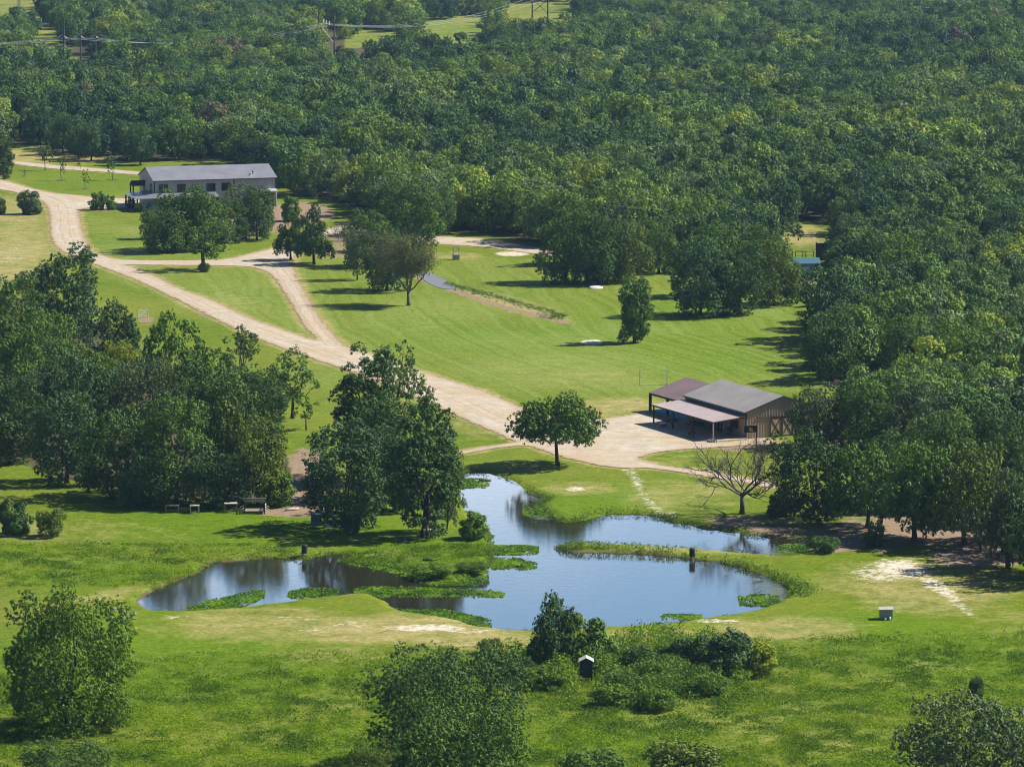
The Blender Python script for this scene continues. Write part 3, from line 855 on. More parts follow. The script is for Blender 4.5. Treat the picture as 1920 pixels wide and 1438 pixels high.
TREES = [
 # left grove beside the field
 (120, 665, 457, 178, 'full', BLUE, 'blue-green oak at the uphill end of the grove, rising highest toward the gravel road'),
 (20, 760, 512, 150, 'full', MID, 'mid-green tree at the grove edge just below the uphill blue-green oak'),
 (222, 700, 563, 112, 'dome', DARK, 'dark small oak on the grove edge overlooking the empty field corner by the metal gate'),
 (45, 800, 600, 150, 'full', MID, 'broad tree in the middle of the grove against the picture border'),
 (150, 860, 645, 165, 'full', BLUE, 'rounded dark blue-green tree in the heart of the grove'),
 (335, 770, 588, 150, 'dome', LIT, 'bright yellow-green tree standing nearest the gravel road in the grove'),
 (226, 752, 640, 100, 'full', YEL, 'small yellow tree glowing between the darker grove crowns'),
 (452, 770, 608, 112, 'open', DARK, 'dark spiky-topped tree beside the bright yellow-green grove tree'),
 (280, 880, 668, 150, 'fine', GREY, 'grey-green fine-leaved tree below the small yellow tree'),
 (405, 850, 662, 150, 'full', DARK, 'large dark crown behind the lit oak in the grove'),
 (548, 826, 650, 112, 'open', MID, 'slim loose tree with visible trunk standing apart between grove and road'),
 (20, 880, 700, 140, 'full', DARK, 'shaded tree at the lowest uphill corner of the grove over the meadow'),
 (125, 905, 735, 165, 'full', BLUE, 'broad blue-green tree on the meadow side of the grove'),
 (228, 930, 765, 165, 'full', DARK, 'dark tree above the meadow shadow, uphill from the wooden stands'),
 (330, 942, 740, 175, 'full', MID, 'huge mid-green tree right behind the first two wooden stands'),
 (452, 905, 715, 150, 'dome', OLIVE, 'olive sunlit tree behind the largest tree above the stands'),
 (485, 945, 785, 140, 'full', OLIVE, 'olive-tinted tree directly behind the railed platform'),
 (405, 952, 845, 130, 'full', BLUE, 'low dark tree behind the gap between the wooden stands'),
 (520, 948, 880, 70, 'bush', LIT, 'light green shrubby tree beside the bare soil bank'),
 (500, 850, 690, 100, 'full', DARK, 'dark conical tree next to the slim loose tree'),
 (375, 800, 700, 110, 'full', MID, 'mid-green crown wedged behind the large dark crown'),
 (75, 845, 690, 120, 'fine', GREY, 'greyish soft crown deep inside the grove'),
 (175, 790, 640, 120, 'full', MID, 'mid crown just uphill of the yellow tree'),
 (90, 740, 580, 140, 'full', MID, 'mid-green crown directly below the uphill blue-green oak'),
 (270, 950, 850, 120, 'full', BLUE, 'low dark crown overhanging the meadow before the first stand'),
 (-40, 840, 640, 160, 'full', DARK, 'tree cut by the picture border at the meadow end of the grove'),
 (-30, 690, 520, 130, 'full', MID, 'tree cut by the picture border at the uphill end of the grove'),
 # centre group by the pond
 (735, 895, 640, 190, 'open', MID, 'tall oak with open forked top rising over the gravel road by the pond'),
 (695, 905, 650, 140, 'full', DARK, 'dense dark half of the tall pair rising over the gravel road'),
 (650, 988, 790, 190, 'full', BLUE, 'round dark oak behind the small blue shed'),
 (795, 1006, 735, 155, 'full', DARK, 'tall dark tree at the pond inlet over the wooden bench'),
 (705, 935, 740, 130, 'full', DARK, 'dark crown filling the middle of the pond-side clump'),
 (838, 995, 840, 70, 'fine', GREY, 'pale drooping tree leaning over the pond inlet'),
 (740, 960, 800, 110, 'full', BLUE, 'shaded crown between the round oak and the tall inlet tree'),
 # single trees
 (1046, 873, 737, 176, 'umbrella', MID, 'lone umbrella-shaped oak on the bank between the yard and the pond', 0),
 (1190, 643, 517, 70, 'column', MID, 'lone narrow upright tree in the middle of the mown lawn'),
 (545, 488, 398, 66, 'dome', DARK, 'slender-trunked oak beside the fork of the gravel road, smaller of the pair'),
 (589, 496, 385, 84, 'dome', DARK, 'larger oak of the pair beside the fork of the gravel road'),
 (348, 468, 350, 128, 'full', DARK, 'broad dark tree in front of the long grey house'),
 (290, 448, 386, 56, 'full', BLUE, 'bluish small tree beside the porch corner of the house'),
 (458, 448, 343, 112, 'open', GREY, 'grey-green oak with visible trunk before the house windows', 0),
 (383, 506, 398, 132, 'open', MID, 'airy multi-stemmed tree on the grass triangle below the house', 1),
 (420, 470, 395, 60, 'open', MID, 'thin crown between the airy tree and the grey-green oak'),
 (545, 415, 368, 40, 'bush', LIT, 'small bright tree at the back end of the house'),
 (690, 500, 396, 100, 'full', MID, 'tree at the downhill end of the clump behind the half-dead tree'),
 (775, 470, 335, 120, 'full', MID, 'tallest tree of the clump behind the half-dead tree'),
 (725, 545, 428, 110, 'full', DARK, 'dark tree right behind the half-dead tree'),
 (670, 525, 430, 60, 'fine', GREY, 'grey feathery tree beside the shadows on the lawn'),
 (820, 440, 345, 70, 'full', DARK, 'dark tree where the back road meets the wood'),
 (740, 440, 330, 120, 'full', DARK, 'dark tree at the back of the clump by the back road'),
 # groups on the lawn's far edge
 (1060, 530, 388, 115, 'full', MID, 'foremost tree of the clump overhanging the end of the back road'),
 (1120, 533, 400, 110, 'full', DARK, 'dark tree behind the white boat'),
 (1180, 528, 418, 100, 'full', OLIVE, 'olive tree between the white boat and the lone narrow tree'),
 (1235, 512, 405, 90, 'full', MID, 'mid-green tree at the inner end of the far clump'),
 (1150, 500, 372, 110, 'full', GREY, 'greyish crown over the far clump'),
 (1090, 495, 360, 100, 'full', MID, 'high crown behind the foremost tree of the far clump'),
 (1312, 592, 445, 140, 'full', BLUE, 'big round dark tree on the rim of the lawn'),
 (1385, 590, 448, 120, 'full', DARK, 'dark tree beside the big round one on the lawn rim'),
 (1450, 572, 452, 110, 'full', OLIVE, 'olive tree on the lawn rim nearest the blue shed'),
 (1484, 568, 484, 60, 'full', LIT, 'light green shrubby tree screening the blue shed'),
 (1345, 555, 415, 120, 'full', MID, 'crown rising behind the big round tree'),
 (1420, 545, 420, 110, 'full', MID, 'crown rising behind the olive lawn-rim tree'),
 # right edge of the lawn
 (1560, 715, 580, 118, 'full', DARK, 'dark tree leaning over the lawn where the shaded track enters the wood'),
 (1570, 640, 500, 66, 'open', DARK, 'upright ragged tree on the corner between blue shed and lawn'),
 (1600, 690, 560, 100, 'full', MID, 'mid-green tree behind the dark leaning tree'),
 (1640, 540, 432, 120, 'full', DARK, 'dark tree behind the shed yard parasols'),
 (1590, 500, 408, 90, 'full', GREY, 'grey-green rounded tree beside the wooden screen wall'),
 (1680, 560, 440, 110, 'full', LIT, 'light-topped tree behind the shed yard'),
 (1700, 720, 590, 130, 'full', MID, 'tree over the far bend of the shaded track'),
 (1800, 740, 600, 140, 'full', LIT, 'bright crown in the wood uphill of the grey dead brush'),
 # around the barn and the lower wood
 (1534, 838, 720, 136, 'full', GREY, 'oak crowding the barn doors'),
 (1625, 850, 712, 130, 'full', MID, 'mid-green oak behind the barn-side row'),
 (1522, 974, 806, 174, 'full', DARK, 'large dark oak beside the bare dead tree'),
 (1625, 990, 828, 170, 'dome', MID, 'second oak along the shaded sandy drive, next to the large dark one'),
 (1715, 1012, 828, 185, 'dome', MID, 'oak with clear trunk over the pinkish leaf litter'),
 (1808, 1022, 834, 200, 'dome', OLIVE, 'soft dome-shaped oak over the shaded drive'),
 (1890, 1065, 878, 160, 'dome', GREY, 'grey-green oak at the picture border over the meadow shadow'),
 (1680, 960, 845, 110, 'dome', DARK, 'shaded oak in the second row by the sandy drive'),
 (1780, 930, 770, 140, 'full', MID, 'oak crown between the two rows of the lower wood'),
 (1720, 860, 715, 130, 'full', GREY, 'rounded grey-green oak below the grey dead brush'),
 (1870, 920, 760, 150, 'full', DARK, 'dark oak above the grey-green border oak'),
 (1950, 1040, 840, 150, 'full', DARK, 'oak cut by the picture border at the lower wood'),
 (1850, 985, 850, 110, 'dome', DARK, 'low oak behind the soft dome-shaped one'),
 (1690, 925, 806, 130, 'full', DARK, 'dark oak over the pinkish litter in the second row of the lower wood'),
 (1990, 1088, 900, 190, 'full', MID, 'outermost oak beyond the meadow path throwing shade on the sandy ground'),
 (2075, 1075, 880, 190, 'full', DARK, 'second outermost oak past the meadow path'),
 (1985, 1010, 830, 170, 'full', MID, 'oak beyond the grey-green border oak'),
 (305, 474, 392, 86, 'full', DARK, 'dark low tree at the porch side of the clump before the house'),
 (430, 455, 372, 80, 'full', DARK, 'dark filler tree between the broad dark tree and the grey-green oak'),
 (380, 470, 352, 90, 'full', MID, 'mid-green top of the clump before the upstairs windows'),
 (482, 450, 350, 84, 'full', DARK, 'dark tree covering the lower wall at the garage end of the house'),
 (462, 805, 690, 120, 'full', MID, 'mid-green rounded tree between the slim loose tree and the spiky dark one'),
 (574, 806, 744, 56, 'sapling', LIT, 'low light green tree on the road side of the slim loose tree'),
 (490, 442, 372, 56, 'open', GREY, 'thin grey-green tree near the garage bay of the house'),
 # foreground
 (130, 1366, 1106, 256, 'near', LIT, 'big bright green tree standing alone in the near meadow', 0),
 (838, 1440, 1203, 330, 'near', DARK, 'wide dark oak rising over the thicket, farther of the near pair', 1),
 (868, 1570, 1320, 305, 'near', MID, 'mid-green oak at the bottom border, nearer of the pair', 2),
 (700, 1510, 1390, 110, 'fine', OLIVE, 'small crown poking in at the border beside the near pair of oaks'),
 (1040, 1255, 1110, 125, 'dome', DARK, 'ragged dark oak between the pond and the deer blind', 3),
 (1822, 1545, 1296, 310, 'fine', GREY, 'grey-green willow-like tree in the near corner of the meadow'),
 (120, 1500, 1388, 190, 'fine', DARK, 'dark bush crown rising over the border in front of the big bright tree'),
]
for k_, T in enumerate(TREES):
    x, y, top, w, key, tint, lab = T[:7]
    if k_ < 27 and y < 900: y = min(y, top + 1.2 * w)
    tree_at(x, y, top, w, key, tint, lab, name='oak_tree', var=T[7] if len(T) > 7 else None)

SHRUBS = [
 (57, 402, 357, 50, GREY, 'dusty sage-coloured shrub inside the bend of the gravel road'),
 (2, 402, 372, 24, GREY, 'small shrub at the border beside the dusty sage-coloured one'),
 (183, 394, 360, 34, MID, 'rounded shrub on the mulch bed beside the house drive'),
 (208, 394, 366, 22, LIT, 'thin pale shrub on the mulch bed next to the rounded one'),
 (28, 1002, 935, 66, DARK, 'dark scrubby bush in the meadow, the larger of two'),
 (97, 1006, 953, 66, OLIVE, 'scrubby bush in the meadow, the smaller of two'),
 (1100, 1250, 1152, 104, MID, 'feathery bush between ragged oak and deer blind roof'),
 (1300, 1256, 1190, 84, BLUE, 'dark glossy bush at the start of the thicket end'),
 (1362, 1268, 1182, 104, BLUE, 'tallest dark glossy bush on the thicket by the meadow'),
 (1425, 1266, 1205, 72, YEL, 'lime-yellow bush closing the thicket'),
 (975, 1275, 1232, 66, DARK, 'dark bush at the foot of the ragged oak'),
 (1110, 1465, 1404, 130, MID, 'low bush rising from the bottom border between the near oaks and the corner willow'),
 (1285, 1475, 1394, 170, OLIVE, 'wide low bush at the bottom border'),
 (1828, 1320, 1268, 34, DARK, 'spiky dark sapling behind the corner willow'),
 (1120, 532, 505, 60, GREY, 'grey low shrub behind the white boat'),
 (888, 1010, 960, 60, LIT, 'fresh green bush on the pond inlet bank'),
 (1052, 1238, 1196, 70, MID, 'bush hugging the trunk of the ragged oak'),
 (1640, 1025, 975, 40, DARK, 'dark low bush between the trunks by the sandy drive'),
 (1460, 968, 925, 50, DARK, 'low leafy bush under the large dark oak'),
 (1545, 1035, 1006, 60, DARK, 'dark low bush at the blunt end of the upper pond'),
 (662, 1000, 965, 44, BLUE, 'shadowed bush at the foot of the round dark oak'),
 (246, 392, 374, 22, DARK, 'clipped dark bush by the porch posts'),
 (262, 398, 380, 26, DARK, 'second clipped dark bush at the porch corner'),
 (383, 510, 493, 26, DARK, 'small bush at the foot of the airy multi-stemmed tree'),
 (812, 1078, 1056, 90, LIT, 'lush mound of weeds on the marshy tongue'),
 (885, 1072, 1052, 64, LIT, 'bright clump of weeds at the tip of the marshy tongue'),
 (1165, 1300, 1258, 80, MID, 'leafy bush beside the legs of the deer blind'),
 (1230, 1290, 1240, 80, LIT, 'bright leafy bush in the middle of the thicket'),
 (1020, 1290, 1250, 90, LIT, 'bright leafy bush before the dark bush of the ragged oak'),
 (1195, 1262, 1212, 74, DARK, 'dark bush on the crest of the thicket behind the deer blind side'),
 (1255, 1250, 1203, 60, MID, 'mid-green bush on the crest of the thicket before the dark glossy ones'),
 (1150, 1322, 1284, 80, LIT, 'low bright bush at the front edge of the thicket'),
 (1235, 1330, 1292, 80, LIT, 'low bright bush at the front edge of the thicket, beside the meadow'),
 (1330, 1302, 1262, 80, LIT, 'fresh green bush below the dark glossy pair'),
 (945, 1262, 1226, 70, DARK, 'dark bush joining the wide near oak to the thicket'),
 (920, 1225, 1196, 50, MID, 'small bush on the dam behind the wide near oak'),
]
for x, y, top, w, tint, lab in SHRUBS:
    tree_at(x, y, top, w, 'bush', tint, lab, 'shrub', 'leafy_shrub')

SAPS = [(85, 320, 266, 30, OLIVE, 'pale young tree beside the narrow track'), (115, 339, 290, 22, OLIVE, 'thin young tree in mulch on the small lawn'), (160, 355, 317, 19, YEL, 'yellowish young tree in mulch on the small lawn'),
        (211, 338, 286, 30, MID, 'fullest dark young tree on the small lawn near the house'), (46, 331, 318, 9, OLIVE, 'tiny planted sapling on the small lawn'), (150, 318, 300, 18, OLIVE, 'faint sapling by the narrow track'),
        (1488, 505, 492, 14, YEL, 'yellow sapling beside the blue shed')]
for x, y, top, w, tint, lab in SAPS:
    tree_at(x, y, top, w, 'sapling', tint, lab, 'tree', 'young_tree', 'young trees planted on the small lawn' if x < 400 else None)
tree_at(8, 336, 255, 40, 'column', GREY, 'narrow grey-green tree at the border beside the gravel road', name='oak_tree')
for x, y in ((118, 291), (148, 299), (171, 302), (263, 310), (238, 300)):
    tree_at(x, y, y - 66 - R.uniform(0, 14), 62, 'dome', BLUE, 'tall-trunked oak in the dry grass strip behind the small lawn', group='oaks along the dry grass strip')
for x, y, r in ((115, 339, 1.3), (160, 355, .9), (211, 338, 1.6), (46, 331, .6)):
    q = P(x, y); mb = MB(); mb.cyl(0, 0, 0.0, 0.12, r, 18, r * .8)
    tag(mb.build('mulch_ring', simple_mat('mulch', (0.12, 0.08, 0.055), .95, .1), None, q), 'round mulch bed at the foot of a young tree on the small lawn', 'mulch bed', 'mulch beds under the young trees')

# ------------------------------------------------------------------ woodland
rs = np.random.RandomState(5)
pts = []
y = 700.0
row = 0
while y < 2040:
    sp = 7.2 if y < 1000 else (7.8 if y < 1400 else 8.6)
    half = 0.137 * y + 12
    xs_ = np.arange(-half, half, sp) + (row % 2) * sp / 2
    jx, jy = rs.uniform(-.38, .38, (2, len(xs_))) * sp
    pts.append(np.stack([xs_ + jx, y + jy], -1))
    y += sp * 0.88; row += 1
y = 520.0
while y < 700:
    sp = 6.4
    xs_ = np.arange(20, 0.137 * y + 12, sp) + (row % 2) * sp / 2
    jx, jy = rs.uniform(-.36, .36, (2, len(xs_))) * sp
    pts.append(np.stack([xs_ + jx, y + jy], -1))
    y += sp * .9; row += 1
pts = np.concatenate(pts)
fx, fy = to_px(pts[:, 0], pts[:, 1])
ok = inside(fx, fy, np.array(FOREST_PX, float))
sy = np.array([S(v) for v in fy])
for c in CLEAR:
    for k in (0, 2, 4, 6, 7.5, 9):
        ok &= ~inside(fx, fy - k * sy, c)
        ok &= ~inside(fx + 3 * sy, fy - k * sy, c) | (rs.rand(len(fx)) < .4)
for c in ([(110, 90), (192, 85), (192, 126), (110, 134)], [(590, 40), (640, 40), (640, 96), (590, 84)]):
    for k in (0, 3, 6, 9):
        ok &= ~inside(fx, fy - k * sy, np.array(c, float))
ok &= np.maximum(sdf(pts[:, 0], pts[:, 1], MAIN, 6), -sdf(pts[:, 0], pts[:, 1], ISLAND, 6)) > 3.0
ok &= sdf(pts[:, 0], pts[:, 1], TRACK, 6) > 3.0
ok &= ~((((fx - 1512) / 60) ** 2 + ((fy - 505) / 90) ** 2) < 1)
rightw = (fx > 1480) & (fy > 430)
ok &= ~(rightw & (vnoise(pts[:, 0] * .09, pts[:, 1] * .06, 19) < .22))
ok &= rs.rand(len(fx)) > .06
for T in TREES:
    if T[3] > 100:
        q = P(T[0], T[1]); ok &= (np.hypot(pts[:, 0] - q[0], pts[:, 1] - q[1]) > 4.5)
hq = poly_world([(240, 400), (530, 394), (540, 360), (300, 330), (225, 355)])
ok &= sdf(pts[:, 0], pts[:, 1], hq, 10) > 3.0
pts, fx, fy, sy = pts[ok], fx[ok], fy[ok], sy[ok]
big = vnoise(pts[:, 0] * .02, pts[:, 1] * .012, 11)
hgt = 9.8 + 4.0 * (big - .5) + rs.normal(size=len(pts)) * 1.7
hgt = hgt * np.where((fx > 1480) & (fy > 430), .84, 1.0)
hgt = np.clip(hgt, 5.5, 15.0)
wid = np.clip(hgt * rs.uniform(.78, 1.3, len(pts)), 5.5, 14.5)
kindn = vnoise(pts[:, 0] * .045, pts[:, 1] * .03, 21) * .6 + rs.rand(len(pts)) * .4
pal = [(0.048, 0.112, 0.036), (0.078, 0.160, 0.036), (0.122, 0.212, 0.036), (0.172, 0.275, 0.036), (0.145, 0.220, 0.080), (0.25, 0.335, 0.044)]
tone_names = ['dark green', 'deep green', 'mid-green', 'fresh green', 'greyish green', 'pale yellow-green']
ti = np.digitize(kindn, [.33, .47, .60, .68, .76])
tints = np.array(pal)[ti]
special = rs.rand(len(pts))
tints = tints * rs.uniform(.88, 1.14, (len(pts), 1))
deadm = special < 0.006
tints[deadm] = (0.17, 0.15, 0.10)
order = np.argsort(-(sy * hgt) - 0.0)
N_TREE = len(TREES) + len(SAPS) + 6
n_ind = 292 - N_TREE
ind, rest = order[:n_ind], order[n_ind:]
def region(x, y):
    if x > 1480 and y > 430:
        side = ', border side' if x > 1790 else ', inner part' if x > 1640 else ', lawn side'
        for lim, txt in ((850, 'in the wood behind the drive oaks'), (765, 'in the wood below the grey dead brush'), (660, 'in the wood around the shaded track'),
                         (560, 'in the wood between shed yard and shaded track'), (480, 'in the wood level with the shed yard')):
            if y > lim: return txt + side
        return 'in the wood just above the shed yard' + side
    if x > 1480: return 'in the wood well above the shed yard'
    if x > 1250: return 'in the wood behind the round lawn-rim tree'
    if x > 1030: return 'in the wood behind the white boat'
    if x > 820: return 'in the wood along the back road end'
    if x > 600: return 'in the wood along the back road start'
    if x > 515: return 'in the wood behind the house garage end'
    if x > 260: return 'in the wood behind the house roof'
    return 'in the wood behind the small lawn'
first_wood = {}
for i in ind:
    k = int(rs.randint(len(PROTO['wood'])))
    reg = region(fx[i], fy[i])
    if deadm[i]:
        lab = 'brownish dying tree ' + reg
    else:
        lab = ('tall ' if hgt[i] > 10.2 else 'low ' if hgt[i] < 8.4 else '') + ('broad ' if wid[i] > hgt[i] * 1.08 else 'slender ' if wid[i] < hgt[i] * .88 else '') + tone_names[ti[i]] + ' tree ' + reg
    r_ = tree_at(0, 0, 0, 0, 'wood', tints[i], lab, 'tree', 'forest_tree', lab + ', crowns alike', k, 0.0, (pts[i, 0], pts[i, 1], 0), hgt[i], wid[i])
    first_wood.setdefault(k, r_)

# the far wood that reads as one mass: one object, instancing the crowns above
me = bpy.data.meshes.new('distant_woodland')
n = len(rest)
me.vertices.add(n)
me.vertices.foreach_set('co', np.stack([pts[rest, 0], pts[rest, 1], np.zeros(n)], -1).astype(np.float32).ravel())
a = me.attributes.new('scl', 'FLOAT_VECTOR', 'POINT')
a.data.foreach_set('vector', np.stack([wid[rest] / 9.4, wid[rest] / 9.4, hgt[rest] / 10.0], -1).astype(np.float32).ravel())
a = me.attributes.new('rot', 'FLOAT_VECTOR', 'POINT')
a.data.foreach_set('vector', np.stack([np.zeros(n), np.zeros(n), rs.uniform(0, 6.28, n)], -1).astype(np.float32).ravel())
a = me.attributes.new('tint', 'FLOAT_VECTOR', 'POINT')
a.data.foreach_set('vector', tints[rest].astype(np.float32).ravel())
a = me.attributes.new('pick', 'INT', 'POINT')
a.data.foreach_set('value', rs.randint(0, len(PROTO['wood']), n).astype(np.int32))
wood = tag(link('distant_woodland', me), 'dense mixed woodland of thousands of crowns filling the far slope', 'woodland', kind='stuff')
ng = bpy.data.node_groups.new('woodland', 'GeometryNodeTree')
ng.interface.new_socket('Geometry', in_out='INPUT', socket_type='NodeSocketGeometry')
ng.interface.new_socket('Geometry', in_out='OUTPUT', socket_type='NodeSocketGeometry')
gi, go = ng.nodes.new('NodeGroupInput'), ng.nodes.new('NodeGroupOutput')
iop = ng.nodes.new('GeometryNodeInstanceOnPoints')
mtp = ng.nodes.new('GeometryNodeMeshToPoints')
ng.links.new(gi.outputs[0], mtp.inputs[0])
ng.links.new(mtp.outputs[0], iop.inputs['Points'])
jn = ng.nodes.new('GeometryNodeJoinGeometry')
keys = [k for k in range(len(PROTO['wood'])) if k in first_wood]
for k in reversed(keys):
    oi = ng.nodes.new('GeometryNodeObjectInfo')
    oi.inputs['Object'].default_value = [c for c in first_wood[k].children if c.name.startswith('crown')][0]
    oi.inputs['As Instance'].default_value = True
    ng.links.new(oi.outputs['Geometry'], jn.inputs[0])
ng.links.new(jn.outputs[0], iop.inputs['Instance'])
iop.inputs['Pick Instance'].default_value = True
def named(nm, typ):
    nd = ng.nodes.new('GeometryNodeInputNamedAttribute')
    nd.data_type = typ
    nd.inputs['Name'].default_value = nm
    return next(o for o in nd.outputs if o.enabled and o.name == 'Attribute')
ng.links.new(named('pick', 'INT'), iop.inputs['Instance Index'])
ng.links.new(named('rot', 'FLOAT_VECTOR'), iop.inputs['Rotation'])
ng.links.new(named('scl', 'FLOAT_VECTOR'), iop.inputs['Scale'])
ng.links.new(iop.outputs[0], go.inputs[0])
md = wood.modifiers.new('woodland', 'NODES')
md.node_group = ng

# ------------------------------------------------------------------ dead and half-dead trees
def branch_tree(seed, H, spread, levels, r0, droop=0.0, trunk=0.28, nmain=6):
    rr = random.Random(seed)
    mb = MB(); tips = []
    def grow(p, d, L, r, lev):
        pts_, rad = [p.copy()], [r]
        n = 4
        for i in range(n):
            d = (d + Vector((rr.uniform(-1, 1), rr.uniform(-1, 1), rr.uniform(-1, 1))) * 0.42 + Vector((0, 0, 0.10 - droop * lev))).normalized()
            p = p + d * L / n
            pts_.append(p.copy()); rad.append(r * (1 - 0.55 * (i + 1) / n))
            if lev < levels and i >= 1:
                for _ in range(rr.choice((1, 2, 2))):
                    ax = Vector((rr.uniform(-1, 1), rr.uniform(-1, 1), rr.uniform(-.3, .8)))
                    nd = (d + ax.normalized() * rr.uniform(.6, 1.1)).normalized()
                    grow(p.copy(), nd, L * rr.uniform(.45, .68), r * .5, lev + 1)
        mb.tube(pts_, rad, 5 if lev > 1 else 7)
        if lev >= levels - 1: tips.append(p.copy())
    th = H * trunk
    mb.tube([(0, 0, -.1), (.05, 0, th * .3), (.1, .05, th)], [r0 * 1.5, r0 * 1.1, r0], 8)
    for k in range(nmain):
        a = 2 * math.pi * k / nmain + rr.uniform(-.4, .4)
        el = rr.uniform(.12, 1.15)
        d = Vector((math.cos(a) * math.cos(el) * spread, math.sin(a) * math.cos(el) * spread, math.sin(el))).normalized()
        grow(Vector((.1, .05, th * rr.uniform(.8, 1.0))), d, H * rr.uniform(.46, .66), r0 * .55, 1)
    return mb, tips

q = P(1391, 963); s = S(963)
root = empty('dead_tree', q, 0.6, 'bare dead oak with twisting grey limbs above the upper pond', 'tree')
mb, _ = branch_tree(4, 140 / s, 1.5, 4, 0.25, 0.03, 0.27, 8)
mb.build('trunk', M_DEAD, root, smooth=True)

q = P(766, 573); s = S(573)
root = empty('dying_oak', q, 1.0, 'half-dead oak with sparse brown leaves and pale bare limbs on the lawn', 'tree')
mb, tips = branch_tree(9, 106 / s, 1.05, 4, 0.28, 0.03, 0.26, 8)
mb.build('trunk', M_BARK_PALE, root, smooth=True)
rs2 = np.random.RandomState(3)
tp = np.array([tuple(t) for t in tips])
c = np.repeat(tp, 26, 0) + rs2.normal(size=(len(tp) * 26, 3)) * .42
v, f = leaf_quads(c, rs2.normal(size=c.shape) + [0, 0, .5], np.full(len(c), .2), rs2)
me = new_mesh('crown', v, f, [M_LEAF]); add_attr(me, 'tone', rs2.rand(len(f)), 'FACE')
o = link('crown', me, root); o['tint'] = [0.13, 0.145, 0.05]

for (x, y, h, w_, lab) in ((1805, 760, 66, 1.4, 'grey leafless brush poking out of the wood beyond the barn'), (650, 452, 44, 1.6, 'pale bare branches beside the pair of oaks by the road fork'), (84, 140, 52, 1.2, 'dark bare tree in the small far clearing')):
    q = P(x, y); s = S(y)
    root = empty('bare_tree', q, 0.3, lab, 'tree')
    mb, _ = branch_tree(int(x), h / s, w_, 4 if h > 60 else 3, 0.16, 0.0, 0.15, 8)
    mb.build('trunk', M_BARK_PALE if x > 100 else M_DEAD, root, smooth=True)

# ------------------------------------------------------------------ ground cover: meadow tufts, thicket, reeds, pond weed
def blades(cx, cy, cz, n_per, h, spread, rs_, lsize):
    n = len(cx)
    c = np.repeat(np.stack([cx, cy, cz], -1), n_per, 0)
    hh = np.repeat(h, n_per); sp = np.repeat(spread, n_per)
    off = rs_.normal(size=(len(c), 3)) * sp[:, None] * .5
    off[:, 2] = np.abs(rs_.rand(len(c))) * hh
    c = c + off
    nn = rs_.normal(size=c.shape) * .7 + [0, -0.2, .6]
    return leaf_quads(c, nn, lsize * rs_.uniform(.6, 1.4, len(c)), rs_, .5)

rs3 = np.random.RandomState(8)
N = 330000
gx = rs3.uniform(-70, 60, N); gy = rs3.uniform(355, 480, N)
tx, ty = to_px(gx, gy)
dens = np.clip((ty - 1205 + 0.03 * (tx - 900)) / 60, 0, 1)
dens = np.maximum(dens, .65 * ((tx < 560) & (ty > 975) & (ty < 1100)))
dens = np.maximum(dens, .9 * inside(tx, ty, np.array([(650, 1045), (740, 1020), (850, 1000), (910, 1000), (910, 1060), (880, 1082), (815, 1080), (760, 1062)], float)))
pn = vnoise(gx * .55, gy * .4, 31) * .6 + vnoise(gx * 1.7, gy * 1.3, 32) * .4
dens = dens * (.12 + sstep(.38, .66, pn))
keep = (rs3.rand(N) < dens) & (np.abs(tx - 960) < 1060) & (ty < 1500)
gx, gy = gx[keep], gy[keep]
tz, td = terrain(gx, gy)
k2 = td > .3
gx, gy, tz = gx[k2], gy[k2], tz[k2]
hh = .12 + .30 * sstep(.5, .8, vnoise(gx * .5, gy * .4, 33))
v, f = blades(gx, gy, tz, 5, hh, np.full(len(gx), .5), rs3, .19)
me = new_mesh('meadow_weeds', v, f, [M_TUFT])
add_attr(me, 'tone', np.clip(np.repeat(vnoise(gx * .3, gy * .25, 34), 5) + rs3.uniform(-.3, .3, len(f)), 0, 1), 'FACE')
tag(link('meadow_weeds', me), 'tussocky green weeds growing across the near meadow', 'weeds', kind='stuff')

TH = [(960, 1230), (1010, 1205), (1150, 1200), (1290, 1195), (1450, 1235), (1440, 1275), (1350, 1300), (1300, 1325), (1180, 1335), (1060, 1320), (990, 1290), (900, 1285), (880, 1250)]
THW = poly_world(TH)
mn_, mx_ = THW.min(0), THW.max(0)
N = 9000
gx = rs3.uniform(mn_[0], mx_[0], N); gy = rs3.uniform(mn_[1], mx_[1], N)
d = sdf(gx, gy, THW, 9)
kk = (d < 0) & (rs3.rand(N) < sstep(.25, .6, vnoise(gx * .8, gy * .55, 35)))
bq = P(1099, 1275)
kk &= ~((np.abs(gx - bq[0]) < 1.0) & (gy < bq[1] + 1.5) & (gy > bq[1] - 12))
gx, gy, d = gx[kk], gy[kk], d[kk]
hh = (.5 + 2.5 * vnoise(gx * .45, gy * .3, 36)) * sstep(0, 3, -d) + .25
v, f = blades(gx, gy, np.zeros(len(gx)), 16, hh, np.full(len(gx), .55), rs3, .24)
me = new_mesh('thicket', v, f, [M_BRUSH])
add_attr(me, 'tone', np.clip(np.repeat(vnoise(gx * .5, gy * .4, 37), 16) + rs3.uniform(-.3, .35, len(f)), 0, 1), 'FACE')
tag(link('thicket', me), 'tangled bright green undergrowth round the deer blind', 'undergrowth', kind='stuff')

